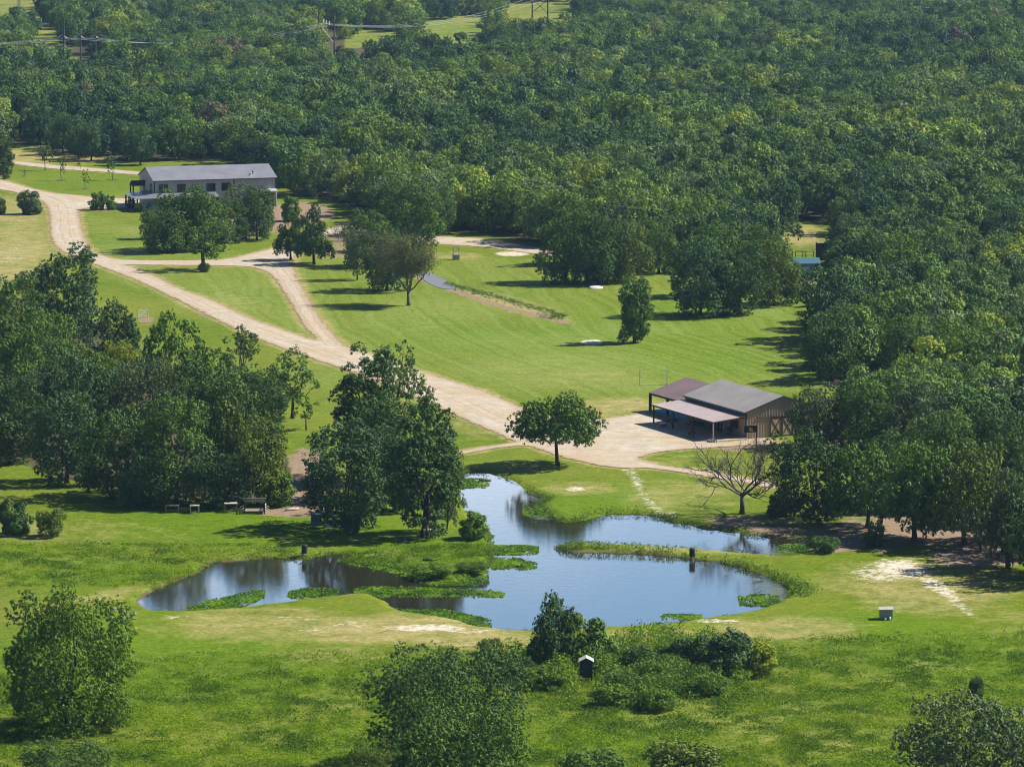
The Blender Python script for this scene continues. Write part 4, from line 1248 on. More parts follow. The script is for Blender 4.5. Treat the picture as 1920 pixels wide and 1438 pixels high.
def along(pts_w, step, jit, dmin, dmax, rs_):
    out = []
    n = len(pts_w)
    for i in range(n):
        a_, b_ = pts_w[i], pts_w[(i + 1) % n]
        L = np.linalg.norm(b_ - a_)
        for k in range(max(1, int(L / step))):
            out.append(a_ + (b_ - a_) * rs_.rand() + rs_.normal(size=2) * jit)
    return np.array(out)
e = along(POND, .05, .45, 0, 0, rs3)
tz, td = terrain(e[:, 0], e[:, 1])
dn = sstep(.40, .72, vnoise(e[:, 0] * .35, e[:, 1] * .22, 41))
ex, ey = to_px(e[:, 0], e[:, 1])
near = (ey > 1095)
kk = (td > -.25) & (td < 1.3) & (rs3.rand(len(e)) < np.where(near, dn * .45, dn))
e, tz, near = e[kk], np.maximum(tz[kk], WATER_Z), near[kk]
hh = .2 + .55 * vnoise(e[:, 0] * .7, e[:, 1] * .5, 42) ** 2
hh = np.where(near, hh * .5, hh)
v, f = blades(e[:, 0], e[:, 1], tz, 6, hh, np.full(len(e), .26), rs3, .17)
me = new_mesh('shore_reeds', v, f, [M_REED])
add_attr(me, 'tone', np.clip(np.repeat(vnoise(e[:, 0] * .3, e[:, 1] * .2, 43), 6) + rs3.uniform(-.3, .3, len(f)), 0, 1), 'FACE')
tag(link('shore_reeds', me), 'grassy reeds fringing the pond shore', 'reeds', kind='stuff')
# dense green fringe on the pond's curved back bank
e2 = smooth_poly(poly_world([(1300, 1050), (1345, 1056), (1393, 1066), (1444, 1082), (1480, 1098), (1500, 1110)]), 8, False)
e2 = np.repeat(e2, 42, 0) + rs3.normal(size=(len(e2) * 42, 2)) * [0.8, 1.4]
e3 = smooth_poly(poly_world([(1055, 985), (1100, 975), (1160, 962), (1240, 972)]), 8, False)
e3 = np.repeat(e3, 30, 0) + rs3.normal(size=(len(e3) * 30, 2)) * [.9, 1.3]
e4 = smooth_poly(poly_world([(1060, 1026), (1130, 1026), (1250, 1034)]), 8, False)
e4 = np.repeat(e4, 12, 0) + rs3.normal(size=(len(e4) * 12, 2)) * [.8, .5]
e2 = np.concatenate([e2, e3, e4])
tz, td = terrain(e2[:, 0], e2[:, 1]); e2, tz = e2[td > .05], tz[td > .05]
v, f = blades(e2[:, 0], e2[:, 1], tz, 9, np.full(len(e2), .65), np.full(len(e2), .35), rs3, .2)
me = new_mesh('bank_undergrowth', v, f, [M_BRUSH]); add_attr(me, 'tone', rs3.rand(len(f)), 'FACE')
tag(link('bank_undergrowth', me), 'leafy weeds covering the curved bank and causeway of the pond', 'undergrowth', kind='stuff')

def ell(cx, cy, rx, ry, n=14):
    return [(cx + rx * math.cos(2 * math.pi * k / n), cy + ry * math.sin(2 * math.pi * k / n)) for k in range(n)]
MATS = [ell(960, 1031, 42, 8), [(908, 1052), (940, 1046), (975, 1052), (999, 1061), (975, 1066), (930, 1064), (905, 1066)],
        [(672, 1108), (700, 1101), (760, 1103), (850, 1107), (930, 1112), (925, 1118), (850, 1117), (740, 1118), (690, 1114)],
        [(755, 1148), (800, 1143), (850, 1150), (908, 1165), (900, 1175), (840, 1172), (780, 1162)],
        [(360, 1140), (400, 1128), (450, 1118), (478, 1108), (488, 1113), (470, 1124), (440, 1136), (400, 1142)],
        [(548, 1114), (580, 1104), (618, 1106), (622, 1117), (580, 1122)], ell(1424, 1125, 30, 10), ell(1278, 1157, 30, 4), ell(1505, 1030, 42, 9), ell(888, 906, 22, 8),
        ell(1010, 956, 22, 12), [(640, 1050), (720, 1056), (780, 1066), (815, 1082), (870, 1084), (905, 1070), (900, 1090), (860, 1097), (800, 1092), (760, 1075), (700, 1062)],
        [(868, 960), (885, 975), (905, 1000), (918, 1015), (905, 1020), (880, 995)]]
V, T = [], []
Vs, Fs = [], []
for k, mp_ in enumerate(MATS):
    w_ = smooth_poly(poly_world(mp_, WATER_Z), 3)
    mn_, mx_ = w_.min(0) - .5, w_.max(0) + .5
    n_ = int((mx_[0] - mn_[0]) * (mx_[1] - mn_[1]) * 80)
    gx = rs3.uniform(mn_[0], mx_[0], n_); gy = rs3.uniform(mn_[1], mx_[1], n_)
    d = sdf(gx, gy, w_, 5)
    kk = (d + (vnoise(gx * 1.1, gy * .7, 51) - .5) * 1.3 + (vnoise(gx * 3.1, gy * 2.4, 53) - .5) * .7) < rs3.uniform(-.2, .45, n_)
    gx, gy, d = gx[kk], gy[kk], d[kk]
    if not len(gx): continue
    hz = .03 + .22 * sstep(0, 1.5, -d) * rs3.rand(len(gx))
    v, f = leaf_quads(np.stack([gx, gy, WATER_Z + hz], -1), rs3.normal(size=(len(gx), 3)) * .45 + [0, 0, 1], .26 * rs3.uniform(.6, 1.3, len(gx)), rs3, .7)
    V.append(v); T.append(np.clip(vnoise(gx * .6, gy * .5, 52) + rs3.uniform(-.3, .3, len(gx)), 0, 1))
v = np.concatenate(V)
me = new_mesh('pond_weed', v, np.arange(len(v)).reshape(-1, 4), [M_WEED]); add_attr(me, 'tone', np.concatenate(T), 'FACE')
tag(link('pond_weed', me), 'bright green mats of floating weed on the pond', 'pond weed', kind='stuff')
#PART2
# ------------------------------------------------------------------ the long grey house
C0 = P(290, 394); C1 = P(517, 387)
uvec = (C1 - C0)[:2]; HL = float(np.linalg.norm(uvec)); HRZ = math.atan2(uvec[1], uvec[0])
HW, HE, HR = 14.2, 6.0, 2.15
M_HWALL = siding('grey_metal_siding', (0.40, 0.39, 0.39), pitch=0.3, var=0.05)
M_HROOF = metal_roof('grey_standing_seam', (0.26, 0.262, 0.285), 'X', 0.45)
M_PROOF = metal_roof('sky_tinted_porch_roof', (0.20, 0.22, 0.26), 'Y', 0.45, 0.3)  # side of the porch roof, bluish sky reflection put into its colour
house = empty('long_house', C0, HRZ, 'long two-storey grey metal house with low gable roof and wrap-around porch', 'house')
mb = MB()
mb.add([(0, 0, 0), (HL, 0, 0), (HL, HW, 0), (0, HW, 0), (0, 0, HE), (HL, 0, HE), (HL, HW, HE), (0, HW, HE), (0, HW / 2, HE + HR), (HL, HW / 2, HE + HR)],
       [(0, 1, 5, 4), (1, 2, 6, 9, 5), (2, 3, 7, 6), (3, 0, 4, 8, 7)])
wall = mb.build('wall', M_HWALL, house)
ov = 0.35
mb = MB()
e0 = HE + 0.02
dz = HR / (HW / 2) * ov
mb.slab([(-ov, -ov, e0 - dz + .12), (HL + ov, -ov, e0 - dz + .12), (HL + ov, HW / 2, e0 + HR + .12), (-ov, HW / 2, e0 + HR + .12)], 0.12)
mb.slab([(-ov, HW / 2, e0 + HR + .12), (HL + ov, HW / 2, e0 + HR + .12), (HL + ov, HW + ov, e0 - dz + .12), (-ov, HW + ov, e0 - dz + .12)], 0.12)
roof = mb.build('roof', M_HROOF, house)
mb = MB(); mb.bar((-ov, -ov - .05, e0 - dz + .02), (HL + ov, -ov - .05, e0 - dz + .02), .12, .16)
mb.build('gutter', M_TRIM, roof)
def zr(y): return e0 + HR * y / (HW / 2) + .12
for vx, vy in ((HL * .83, 2.0), (HL * .81, 1.2)):
    mb = MB(); mb.cyl(vx, vy, zr(vy) - .1, zr(vy) + .45, .13, 10); mb.cyl(vx, vy, zr(vy) + .45, zr(vy) + .55, .24, 10)
    mb.build('vent_pipe', M_TRIM if vy > 1.5 else M_WHITE, roof)
mb = MB()
for xx in (0, HL * .655, HL):
    mb.box(xx - .12, xx + .12, -.06, -.01, 0, HE - .1)
mb.box(-.06, -.01, -.05, .18, 0, HE - .1)
mb.build('corner_trim', M_TRIM, house)
def window(parent, x0, x1, z0, z1, face='front', W_=HW, mat=M_GLASS, fr=M_TRIM, bars=1):
    mb = MB(); w = .09
    fm = MB()
    if face == 'front':
        B = lambda m, a, b, c, d, o0, o1: m.box(a, b, -o1, -o0, c, d)
    else:
        B = lambda m, a, b, c, d, o0, o1: m.box(-o1, -o0, a, b, c, d)
    B(fm, x0, x1, z0, z0 + w, .01, .08); B(fm, x0, x1, z1 - w, z1, .01, .08); B(fm, x0, x0 + w, z0 + w, z1 - w, .01, .08); B(fm, x1 - w, x1, z0 + w, z1 - w, .01, .08)
    for k in range(bars):
        xm = x0 + (x1 - x0) * (k + 1) / (bars + 1)
        B(fm, xm - .025, xm + .025, z0 + w, z1 - w, .02, .07)
    wo = fm.build('window', fr, parent)
    pm = MB(); B(pm, x0 + w, x1 - w, z0 + w, z1 - w, .012, .03)
    pm.build('pane', mat, wo)
    return wo
fx_ = lambda p: (p - 290) / (517 - 290) * HL
for a, b in ((298, 315), (332, 348), (387, 404), (415, 432)):
    window(house, fx_(a), fx_(b), 3.55, 5.2)
for a, b in ((300, 312), (345, 357), (395, 407)):
    window(house, fx_(a), fx_(b), 0.9, 2.2)
window(house, 2.6, 3.7, 3.3, 5.2, 'side', bars=0)
window(house, 8.6, 10.2, 3.3, 5.4, 'side', bars=1)
window(house, 4.6, 5.6, 0.2, 2.4, 'side', bars=0)
# garage bay
gx0, gx1 = fx_(484), fx_(513)
mb = MB(); mb.box(gx0, gx1, -.05, -.012, 0.02, 2.7); mb.build('garage_bay_shade', M_BLACK, house)  # black sheet stands in for the shade inside the open bay
mb = MB(); mb.slab([(gx0 - .6, -1.6, 3.35), (gx1 + .5, -1.6, 3.35), (gx1 + .5, -.02, 3.75), (gx0 - .6, -.02, 3.75)], .22)
mb.build('awning', simple_mat('pale_awning', (.36, .36, .37)), house)
mb = MB(); mb.bar((gx1 + .2, -1.5, 0), (gx1 + .2, -1.5, 3.15), .22); mb.build('awning_post', M_WHITE, house)
# wrap-around porch
pd, ph_, pl = 4.6, 2.75, 3.45
px1 = HL * .5
mb = MB()
mb.slab([(-pd, -pd * .8, ph_), (-.02, -.02, pl), (-.02, 7.6, pl), (-pd, 7.6, ph_)], .14)
porch = mb.build('porch_roof', M_PROOF, house)
mb = MB()
mb.slab([(-pd, -pd * .8, ph_), (px1, -pd * .8, ph_), (px1, -.02, pl), (-.02, -.02, pl)], .14)
mb.build('front_porch_roof', metal_roof('lit_tone_porch_roof', (0.22, 0.225, 0.24), 'X', .45), house)  # same porch roof, its sunlit look put into a lighter grey
for x_, y_ in ((-pd + .2, 7.4), (-pd + .2, 4.4), (-pd + .2, .8), (-pd + .2, -pd * .8 + .2), (2.5, -pd * .8 + .2), (6.5, -pd * .8 + .2), (10.5, -pd * .8 + .2), (px1 - .2, -pd * .8 + .2)):
    mb = MB(); mb.bar((x_, y_, 0), (x_, y_, ph_ - .15), .28); mb.build('porch_post', M_DARKWOOD, house)
mb = MB(); mb.box(-pd, -.05, -pd * .8, 7.6, 0.0, .12); mb.box(-.05, px1, -pd * .8, -.05, 0.0, .12); mb.build('porch_floor', M_CONC, house)
# small gabled entry canopy on the far side of the porch
mb = MB()
cy_, cz_ = 10.6, 5.0
mb.slab([(-2.6, cy_ - 1.5, cz_ - .7), (-.02, cy_ - 1.5, cz_ - .7), (-.02, cy_, cz_ + .2), (-2.6, cy_, cz_ + .2)], .12)
mb.slab([(-2.6, cy_, cz_ + .2), (-.02, cy_, cz_ + .2), (-.02, cy_ + 1.5, cz_ - .7), (-2.6, cy_ + 1.5, cz_ - .7)], .12)
can = mb.build('entry_canopy', M_DARKWOOD, house)
mb = MB()
for y_ in (cy_ - 1.3, cy_ + 1.3):
    mb.bar((-2.4, y_, 0), (-2.4, y_, cz_ - .75), .24)
mb.bar((-2.4, cy_ - 1.3, cz_ - .8), (-2.4, cy_ + 1.3, cz_ - .8), .18)
mb.build('canopy_frame', M_DARKWOOD, can)

# patio things behind the front trees
q = P(470, 425)
for (x, y, rz, lab) in ((462, 432, .4, 'pale patio chair under the trees before the house, nearer the house wall'), (486, 440, 1.2, 'pale patio chair under the trees before the house, nearer the gravel road')):
    r_ = empty('patio_chair', P(x, y), rz, lab, 'chair')
    mb = MB(); mb.box(-.3, .3, -.3, .3, .4, .48); mb.build('seat', M_PALEWOOD, r_)
    mb = MB(); mb.slab([(-.3, .3, .45), (.3, .3, .45), (.3, .45, 1.05), (-.3, .45, 1.05)], .05); mb.build('backrest', M_PALEWOOD, r_)
    for a_ in (-.26, .26):
        for b_ in (-.26, .26):
            mb = MB(); mb.bar((a_, b_, 0), (a_, b_, .4), .06); mb.build('leg', M_PALEWOOD, r_)

# ------------------------------------------------------------------ the barn
B0 = P(1398.6, 822.6); B1 = P(1290.7, 789.2); BG = P(1531, 812)
gv = (BG - B0)[:2]; lv = (B1 - B0)[:2]
ang1 = math.atan2(gv[1], gv[0]); ang2 = math.atan2(lv[1], lv[0]) - math.pi / 2
BRZ = (ang1 + ang2) / 2
BW, BL = float(np.linalg.norm(gv)), float(np.linalg.norm(lv))
print('barn', BW, BL, math.degrees(ang1), math.degrees(ang2), 'house', HL)
BE, BR_ = 3.6, 1.8
M_BWALL = simple_mat('tan_board_siding', (0.40, 0.325, 0.24), .75, .25, .10, 1.5)
M_BATT = simple_mat('tan_battens', (0.37, 0.295, 0.21), .75, .25, .1, 1.5)
M_BROOF = metal_roof('taupe_metal_roof', (0.40, 0.355, 0.315), 'Y', .3, .45)
M_LROOF = metal_roof('brown_leanto_roof', (0.50, 0.39, 0.35), 'Y', .3, .45)
M_CROOF = metal_roof('red_brown_roof', (0.27, 0.18, 0.165), 'Y', .3, .5)
barn = empty('metal_barn', B0, BRZ, 'tan board-and-batten barn with taupe metal roof and open lean-to', 'barn')
mb = MB()
mb.add([(0, 0, 0), (BW, 0, 0), (BW, BL, 0), (0, BL, 0), (0, 0, BE), (BW, 0, BE), (BW, BL, BE), (0, BL, BE), (BW / 2, 0, BE + BR_), (BW / 2, BL, BE + BR_)],
       [(0, 1, 5, 8, 4), (1, 2, 6, 5), (2, 3, 7, 9, 6), (3, 0, 4, 7)])
bwall = mb.build('wall', M_BWALL, barn)
def gable_z(x): return BE + BR_ * (1 - abs(x - BW / 2) / (BW / 2))
mb = MB(); x = .15
while x < BW:
    mb.box(x - .035, x + .035, -.06, -.002, 0.0, gable_z(x) - .06); x += .42
y_ = .3
while y_ < BL:
    mb.box(-.055, -.002, y_ - .03, y_ + .03, 0, BE - .05); mb.box(BW + .002, BW + .055, y_ - .03, y_ + .03, 0, BE - .05); y_ += .42
mb.build('batten', M_BATT, bwall)
mb = MB(); mb.box(-.09, -.058, -.09, .1, 0, BE); mb.box(-.06, .12, -.10, -.062, 0, BE - .02); mb.build('corner_trim', M_TRIM, bwall)
ov = .32; dz = BR_ / (BW / 2) * ov
mb = MB()
mb.slab([(-ov, -ov, BE - dz + .12), (BW / 2, -ov, BE + BR_ + .12), (BW / 2, BL + .1, BE + BR_ + .12), (-ov, BL + .1, BE - dz + .12)], .12)
mb.slab([(BW / 2, -ov, BE + BR_ + .12), (BW + ov, -ov, BE - dz + .12), (BW + ov, BL + .1, BE - dz + .12), (BW / 2, BL + .1, BE + BR_ + .12)], .12)
broof = mb.build('roof', M_BROOF, barn)
mb = MB()
mb.bar((-ov - .02, -ov - .03, BE - dz + .04), (BW / 2, -ov - .03, BE + BR_ + .04), .05, .2)
mb.bar((BW / 2, -ov - .03, BE + BR_ + .04), (BW + ov, -ov - .03, BE - dz + .04), .05, .2)
mb.bar((-ov - .05, -ov, BE - dz + .02), (-ov - .05, BL + .1, BE - dz + .02), .1, .18)
mb.build('fascia', M_TRIM, broof)
# clerestory strip between the roofs
mb = MB(); mb.box(-.10, -.062, .1, BL, 3.14, BE - .1); mb.build('upper_strip', M_TRIM, barn)
# lean-to
LW = 4.95
mb = MB(); mb.slab([(-LW - .15, -.05, 2.62), (-.065, -.05, 3.08), (-.065, BL + .05, 3.08), (-LW - .15, BL + .05, 2.62)], .10)
lean = mb.build('lean_to_roof', M_LROOF, barn)
mb = MB(); mb.bar((-LW - .18, -.05, 2.52), (-LW - .18, BL + .05, 2.52), .08, .2)
for k in range(4):
    yy = .05 + (BL - .1) * k / 3
    mb.bar((-LW, yy, 2.48), (-.1, yy, 2.9), .1, .16)
mb.build('lean_to_beam', M_DARKWOOD, lean)
for k in range(4):
    yy = .05 + (BL - .1) * k / 3
    mb = MB(); mb.bar((-LW, yy, 0), (-LW, yy, 2.4), .17); mb.build('lean_to_post', M_DARKWOOD if k else simple_mat('tan_post', (.33, .25, .19)), barn)
mb = MB(); mb.box(-.5, BW + .02, BL + .02, BL + 8.9, 0.0, .10); mb.box(-LW - 1.1, -.01, -.5, BL + .018, 0.0, .10); mb.build('concrete_slab', simple_mat('slab_concrete', (.42, .36, .29), .9, .2, .15, .8), barn)
# carport continuing the barn, lower
CL = BL * 0.60; CE, CR_ = 2.72, 1.75
mb = MB()
mb.slab([(-.25, BL + .12, CE - .08), (BW / 2, BL + .12, CE + CR_), (BW / 2, BL + CL, CE + CR_), (-.25, BL + CL, CE - .08)], .1)
mb.slab([(BW / 2, BL + .12, CE + CR_), (BW + .25, BL + .12, CE - .08), (BW + .25, BL + CL, CE - .08), (BW / 2, BL + CL, CE + CR_)], .1)
car = mb.build('carport_roof', M_CROOF, barn)
mb = MB(); mb.bar((-.2, BL + .15, CE - .25), (-.2, BL + CL, CE - .25), .1, .26); mb.bar((-.2, BL + CL - .08, CE - .25), (BW / 2, BL + CL - .08, CE + CR_ - .2), .1, .22); mb.bar((BW / 2, BL + CL - .08, CE + CR_ - .2), (BW + .2, BL + CL - .08, CE - .25), .1, .22)
mb.bar((BW + .2, BL + .15, CE - .25), (BW + .2, BL + CL, CE - .25), .1, .26)
mb.build('carport_beam', M_DARKWOOD, car)
for x_, y_ in ((-.15, BL + CL - .15), (-.15, BL + CL * .48), (BW + .15, BL + CL - .15), (BW + .15, BL + CL * .48), (BW / 2, BL + CL - .15)):
    mb = MB(); mb.bar((x_, y_, .1), (x_, y_, CE - .36 if x_ != BW / 2 else CE + CR_ - .3), .32); mb.build('carport_post', M_DARKWOOD, barn)
# doors of the gable end
dx0 = BW * .325; dw = 1.78; dh = 2.65
M_DOOR = simple_mat('tan_door_boards', (0.40, 0.30, 0.20), .75, .2, .1, 2)
for k in range(2):
    a_ = dx0 + k * (dw + .03); b_ = a_ + dw
    mb = MB(); mb.box(a_, b_, -.13, -.07, .05, dh); dr = mb.build('barn_door', M_DOOR, barn)
    mb = MB(); t_ = .15
    mb.box(a_, a_ + t_, -.17, -.132, .05, dh); mb.box(b_ - t_, b_, -.17, -.132, .05, dh); mb.box(a_ + t_, b_ - t_, -.17, -.132, dh - t_, dh); mb.box(a_ + t_, b_ - t_, -.17, -.132, .05, .05 + t_)
    mb.bar((a_ + t_, -.15, .2), (b_ - t_, -.15, dh - t_), .03, .12); mb.bar((b_ - t_, -.162, .2), (a_ + t_, -.162, dh - t_), .03, .12)
    mb.build('cross_brace', M_DARKWOOD, dr)
mb = MB(); mb.box(dx0 - 2.0, dx0 + 4.6, -.2, -.07, dh + .03, dh + .12); mb.build('door_track', M_DARKWOOD, barn)
# lean-to side wall: dark sliding door with pale stripes, window
def side_panel(y0, y1, z0, z1, mat, name, off=.075):
    mb = MB(); mb.box(-off - .03, -off, y0, y1, z0, z1); return mb.build(name, mat, barn)
sd_ = side_panel(BL * .38, BL * .60, .12, 2.4, M_GLASS, 'glass_door')
mb = MB()
for k in range(4):
    yy = BL * .38 + (BL * .22) * (k + .5) / 4
    mb.box(-.14, -.11, yy - .07, yy + .07, .3, 2.2)
mb.build('door_frame', simple_mat('pale_frame', (.55, .55, .55)), sd_)
wn_ = side_panel(BL * .12, BL * .24, 1.15, 2.15, M_GLASS, 'window')
mb = MB(); mb.box(-.13, -.075, BL * .12 - .08, BL * .12, 1.07, 2.23); mb.box(-.13, -.075, BL * .24, BL * .24 + .08, 1.07, 2.23); mb.box(-.13, -.075, BL * .12, BL * .24, 2.15, 2.23); mb.box(-.13, -.075, BL * .12, BL * .24, 1.07, 1.15); mb.build('frame', M_TRIM, wn_)

def barn_pt(x, y, z=0.0):
    c, s_ = math.cos(BRZ), math.sin(BRZ)
    return (B0[0] + x * c - y * s_, B0[1] + x * s_ + y * c, z)

# things under the lean-to
def picnic_table(loc, rz, label, mat=M_DARKWOOD):
    r_ = empty('picnic_table', loc, rz, label, 'table')
    mb = MB()
    for k in range(5): mb.box(-.9, .9, -.38 + k * .155, -.38 + k * .155 + .14, .72, .76)
    mb.build('tabletop', mat, r_)
    for sgn in (-1, 1):
        mb = MB(); mb.box(-.9, .9, sgn * .72 - .13, sgn * .72 + .13, .42, .46); mb.build('bench', mat, r_)
        mb = MB(); mb.bar((sgn * .6, -.75, 0), (sgn * .6, .3, .72), .08); mb.bar((sgn * .66, .75, 0), (sgn * .66, -.3, .72), .08); mb.bar((sgn * .63, -.8, .38), (sgn * .63, .8, .38), .07); mb.build('leg', mat, r_)
    return r_
picnic_table(barn_pt(-3.3, BL * .86, .1), BRZ + .3, 'dark picnic table under the open corner of the lean-to')
picnic_table(barn_pt(-1.7, BL * .68, .1), BRZ + 1.5, 'dark picnic table against the barn wall under the lean-to')
r_ = empty('barbecue_grill', barn_pt(-.9, BL * .17, .1), BRZ + 1.57, 'black barbecue grill below the lean-to window', 'grill')
mb = MB(); mb.tube([(-.45, 0, .85), (.45, 0, .85)], .3, 14); mb.build('drum', M_BLACK, r_, smooth=True)
mb = MB(); mb.box(.5, .8, -.2, .2, .8, .84); mb.build('side_shelf', M_BLACK, r_)
for a_ in (-.35, .35):
    for b_ in (-.2, .2):
        mb = MB(); mb.bar((a_, b_ * 1.3, 0), (a_, b_ * .6, .62), .05); mb.build('leg', M_BLACK, r_)
mb = MB(); mb.tube([(-.2, 0, 1.1), (-.2, 0, 1.5)], .06, 8); mb.build('chimney', M_BLACK, r_)
pl_ = P(1297, 822)
r_ = empty('potted_palm', pl_, 0.2, 'dark spiky plant in a pot at the edge of the lean-to shade', 'plant')
mb = MB(); mb.cyl(0, 0, .1, .5, .28, 12, .36); mb.build('pot', simple_mat('clay', (.20, .1, .06)), r_)
rsp = np.random.RandomState(2)
V = []
for k in range(90):
    a_ = rsp.uniform(0, 6.28); el = rsp.uniform(.1, 1.3); L_ = rsp.uniform(.5, .95)
    c_ = np.array([math.cos(a_) * math.cos(el), math.sin(a_) * math.cos(el), math.sin(el)]) * L_ * .6 + [0, 0, .5]
    V.append(c_)
v, f = leaf_quads(np.array(V), rsp.normal(size=(90, 3)) + [0, 0, .8], np.full(90, .4), rsp, .3)
me = new_mesh('fronds', v, f, [M_WEED]); add_attr(me, 'tone', np.zeros(len(f)), 'FACE'); link('fronds', me, r_)
r_ = empty('fire_pit', P(1336, 829), 0, 'low dark fire ring of stones beside the nearest lean-to post', 'fire pit')
mb = MB()
for k in range(11):
    a_ = 2 * math.pi * k / 11
    mb.tube([(math.cos(a_) * .62, math.sin(a_) * .62, 0), (math.cos(a_) * .6, math.sin(a_) * .6, .3)], [.2, .14], 6)
mb.build('stone_ring', M_ROCK, r_)
mb = MB(); mb.cyl(0, 0, .02, .08, .46, 14); mb.build('ash_bed', M_BLACK, r_)
for (bx, by, c_, lab) in ((1243, 800, (.45, .10, .05), 'red cooler box beside the far lean-to post'), (1315, 798, (.04, .045, .05), 'black storage bin against the barn wall')):
    r_ = empty('cooler_box', P(bx, by, .1), BRZ, lab, 'box')
    mb = MB(); mb.box(-.4, .4, -.25, .25, 0, .42); mb.build('body', simple_mat('cooler_shell', c_, .5), r_)
    mb = MB(); mb.box(-.42, .42, -.27, .27, .43, .5); mb.build('lid', M_WHITE if c_[0] > .1 else M_BLACK, r_)
# blue tarp under the carport
nx_, ny_ = 26, 20
cx0, cx1, cy0, cy1 = -.3, 4.2, BL + .3, BL + CL - .4
vs, fs = [], []
for j in range(ny_ + 1):
    for i in range(nx_ + 1):
        a_, b_ = i / nx_, j / ny_
        zz = .13 + .10 * float(vnoise(np.array([a_ * 7.0]), np.array([b_ * 5.0]), 61)[0]) + .03 * float(vnoise(np.array([a_ * 20.0]), np.array([b_ * 16.0]), 62)[0])
        vs.append((cx0 + (cx1 - cx0) * a_, cy0 + (cy1 - cy0) * b_, zz))
for j in range(ny_):
    for i in range(nx_):
        k = j * (nx_ + 1) + i; fs.append((k, k + 1, k + nx_ + 2, k + nx_ + 1))
o = link('blue_tarp', new_mesh('blue_tarp', vs, fs, [simple_mat('blue_vinyl', (.015, .50, .68), .9, .1, .12, 1.5)], True), None, (B0[0], B0[1], 0), BRZ)
tag(o, 'bright blue wrinkled tarp spread on the slab under the red-brown carport roof', 'tarp')

# basketball hoop
q = P(1418, 840)
r_ = empty('basketball_hoop', q, 0.25, 'basketball hoop with black backboard on a pole in front of the barn doors', 'basketball hoop')
mb = MB(); mb.bar((0, 0, 0), (0, 0, 2.9), .12); mb.bar((0, 0, 2.6), (-.7, -.05, 2.75), .08); mb.build('pole', M_BLACK, r_)
mb = MB(); mb.box(-1.75, .05, -.16, -.1, 2.15, 3.05); bb = mb.build('backboard', M_BLACK, r_)
mb = MB(); mb.box(-1.1, -.6, -.175, -.162, 2.4, 2.75); mb.build('target_square', simple_mat('grey_line', (.3, .3, .3)), bb)
mb = MB(); mb.tube([(-.85 + .23 * math.cos(a_), -.42 + .23 * math.sin(a_), 2.38) for a_ in [k * 2 * math.pi / 14 for k in range(15)]], .015, 5); mb.build('rim', simple_mat('orange_rim', (.5, .15, .04)), r_)

# white goal frame on the lawn
q = P(1225, 722)
r_ = empty('goal_frame', q, .03, 'white U-shaped goal frame standing on the lawn behind the carport', 'goal')
gw = 25.5 / S(722)
for sgn in (-1, 1):
    mb = MB(); mb.bar((sgn * gw, 0, 0), (sgn * gw, 0, 2.4), .13); mb.build('upright', M_WHITE, r_)
mb = MB(); mb.bar((-gw, 0, .12), (gw, 0, .12), .11); mb.build('crossbar', M_WHITE, r_)

# ------------------------------------------------------------------ small things around the ranch
def part(mb, name, mat, parent, **k): return mb.build(name, mat, parent, **k)
q = P(855, 487)
r_ = empty('stone_well', q, .1, 'small block well with a wire frame on top beside the back road', 'well')
mb = MB(); mb.box(-.62, .62, -.5, .5, 0, .85); part(mb, 'base', M_BLOCK, r_)
mb = MB(); mb.box(-.7, .7, -.58, .58, .855, .98); part(mb, 'cap', M_CONC, r_)
mb = MB()
for a_ in (-.55, .55):
    for b_ in (-.42, .42): mb.bar((a_, b_, .98), (a_ * .9, b_ * .9, 2.3), .06)
mb.bar((-.5, -.4, 2.3), (.5, -.4, 2.3), .06); mb.bar((-.5, .4, 2.3), (.5, .4, 2.3), .06); mb.bar((-.5, -.4, 2.3), (-.5, .4, 2.3), .06); mb.bar((.5, -.4, 2.3), (.5, .4, 2.3), .06); mb.bar((-.55, -.42, 1.0), (.5, -.4, 2.2), .04)
part(mb, 'frame', M_CONC, r_)
q = P(1117, 541)
r_ = empty('upturned_boat', q, .15, 'small white upturned boat at the foot of the trees on the lawn rim', 'boat')
vs, fs = [], []
for i in range(9):
    t_ = i / 8; xx = (t_ - .5) * 2.4; w_ = .62 * math.sin(math.pi * min(1, .18 + t_ * .8)) ** .6; hh_ = .46 * math.sin(math.pi * (.12 + .76 * t_)) ** .5
    for k in range(7):
        a_ = math.pi * k / 6
        vs.append((xx, math.cos(a_) * w_, math.sin(a_) ** .7 * hh_ if 0 < k < 6 else 0.0))
for i in range(8):
    for k in range(6):
        a_ = i * 7 + k; fs.append((a_, a_ + 1, a_ + 8, a_ + 7))
fs.append(tuple(range(7))); fs.append(tuple(56 + k for k in range(7))[::-1])
part(MB().add(vs, fs), 'hull', M_WHITE, r_, smooth=True)
mb = MB(); mb.bar((-1.1, 0, .44), (1.0, 0, .47), .05); part(mb, 'keel', M_WHITE, r_)

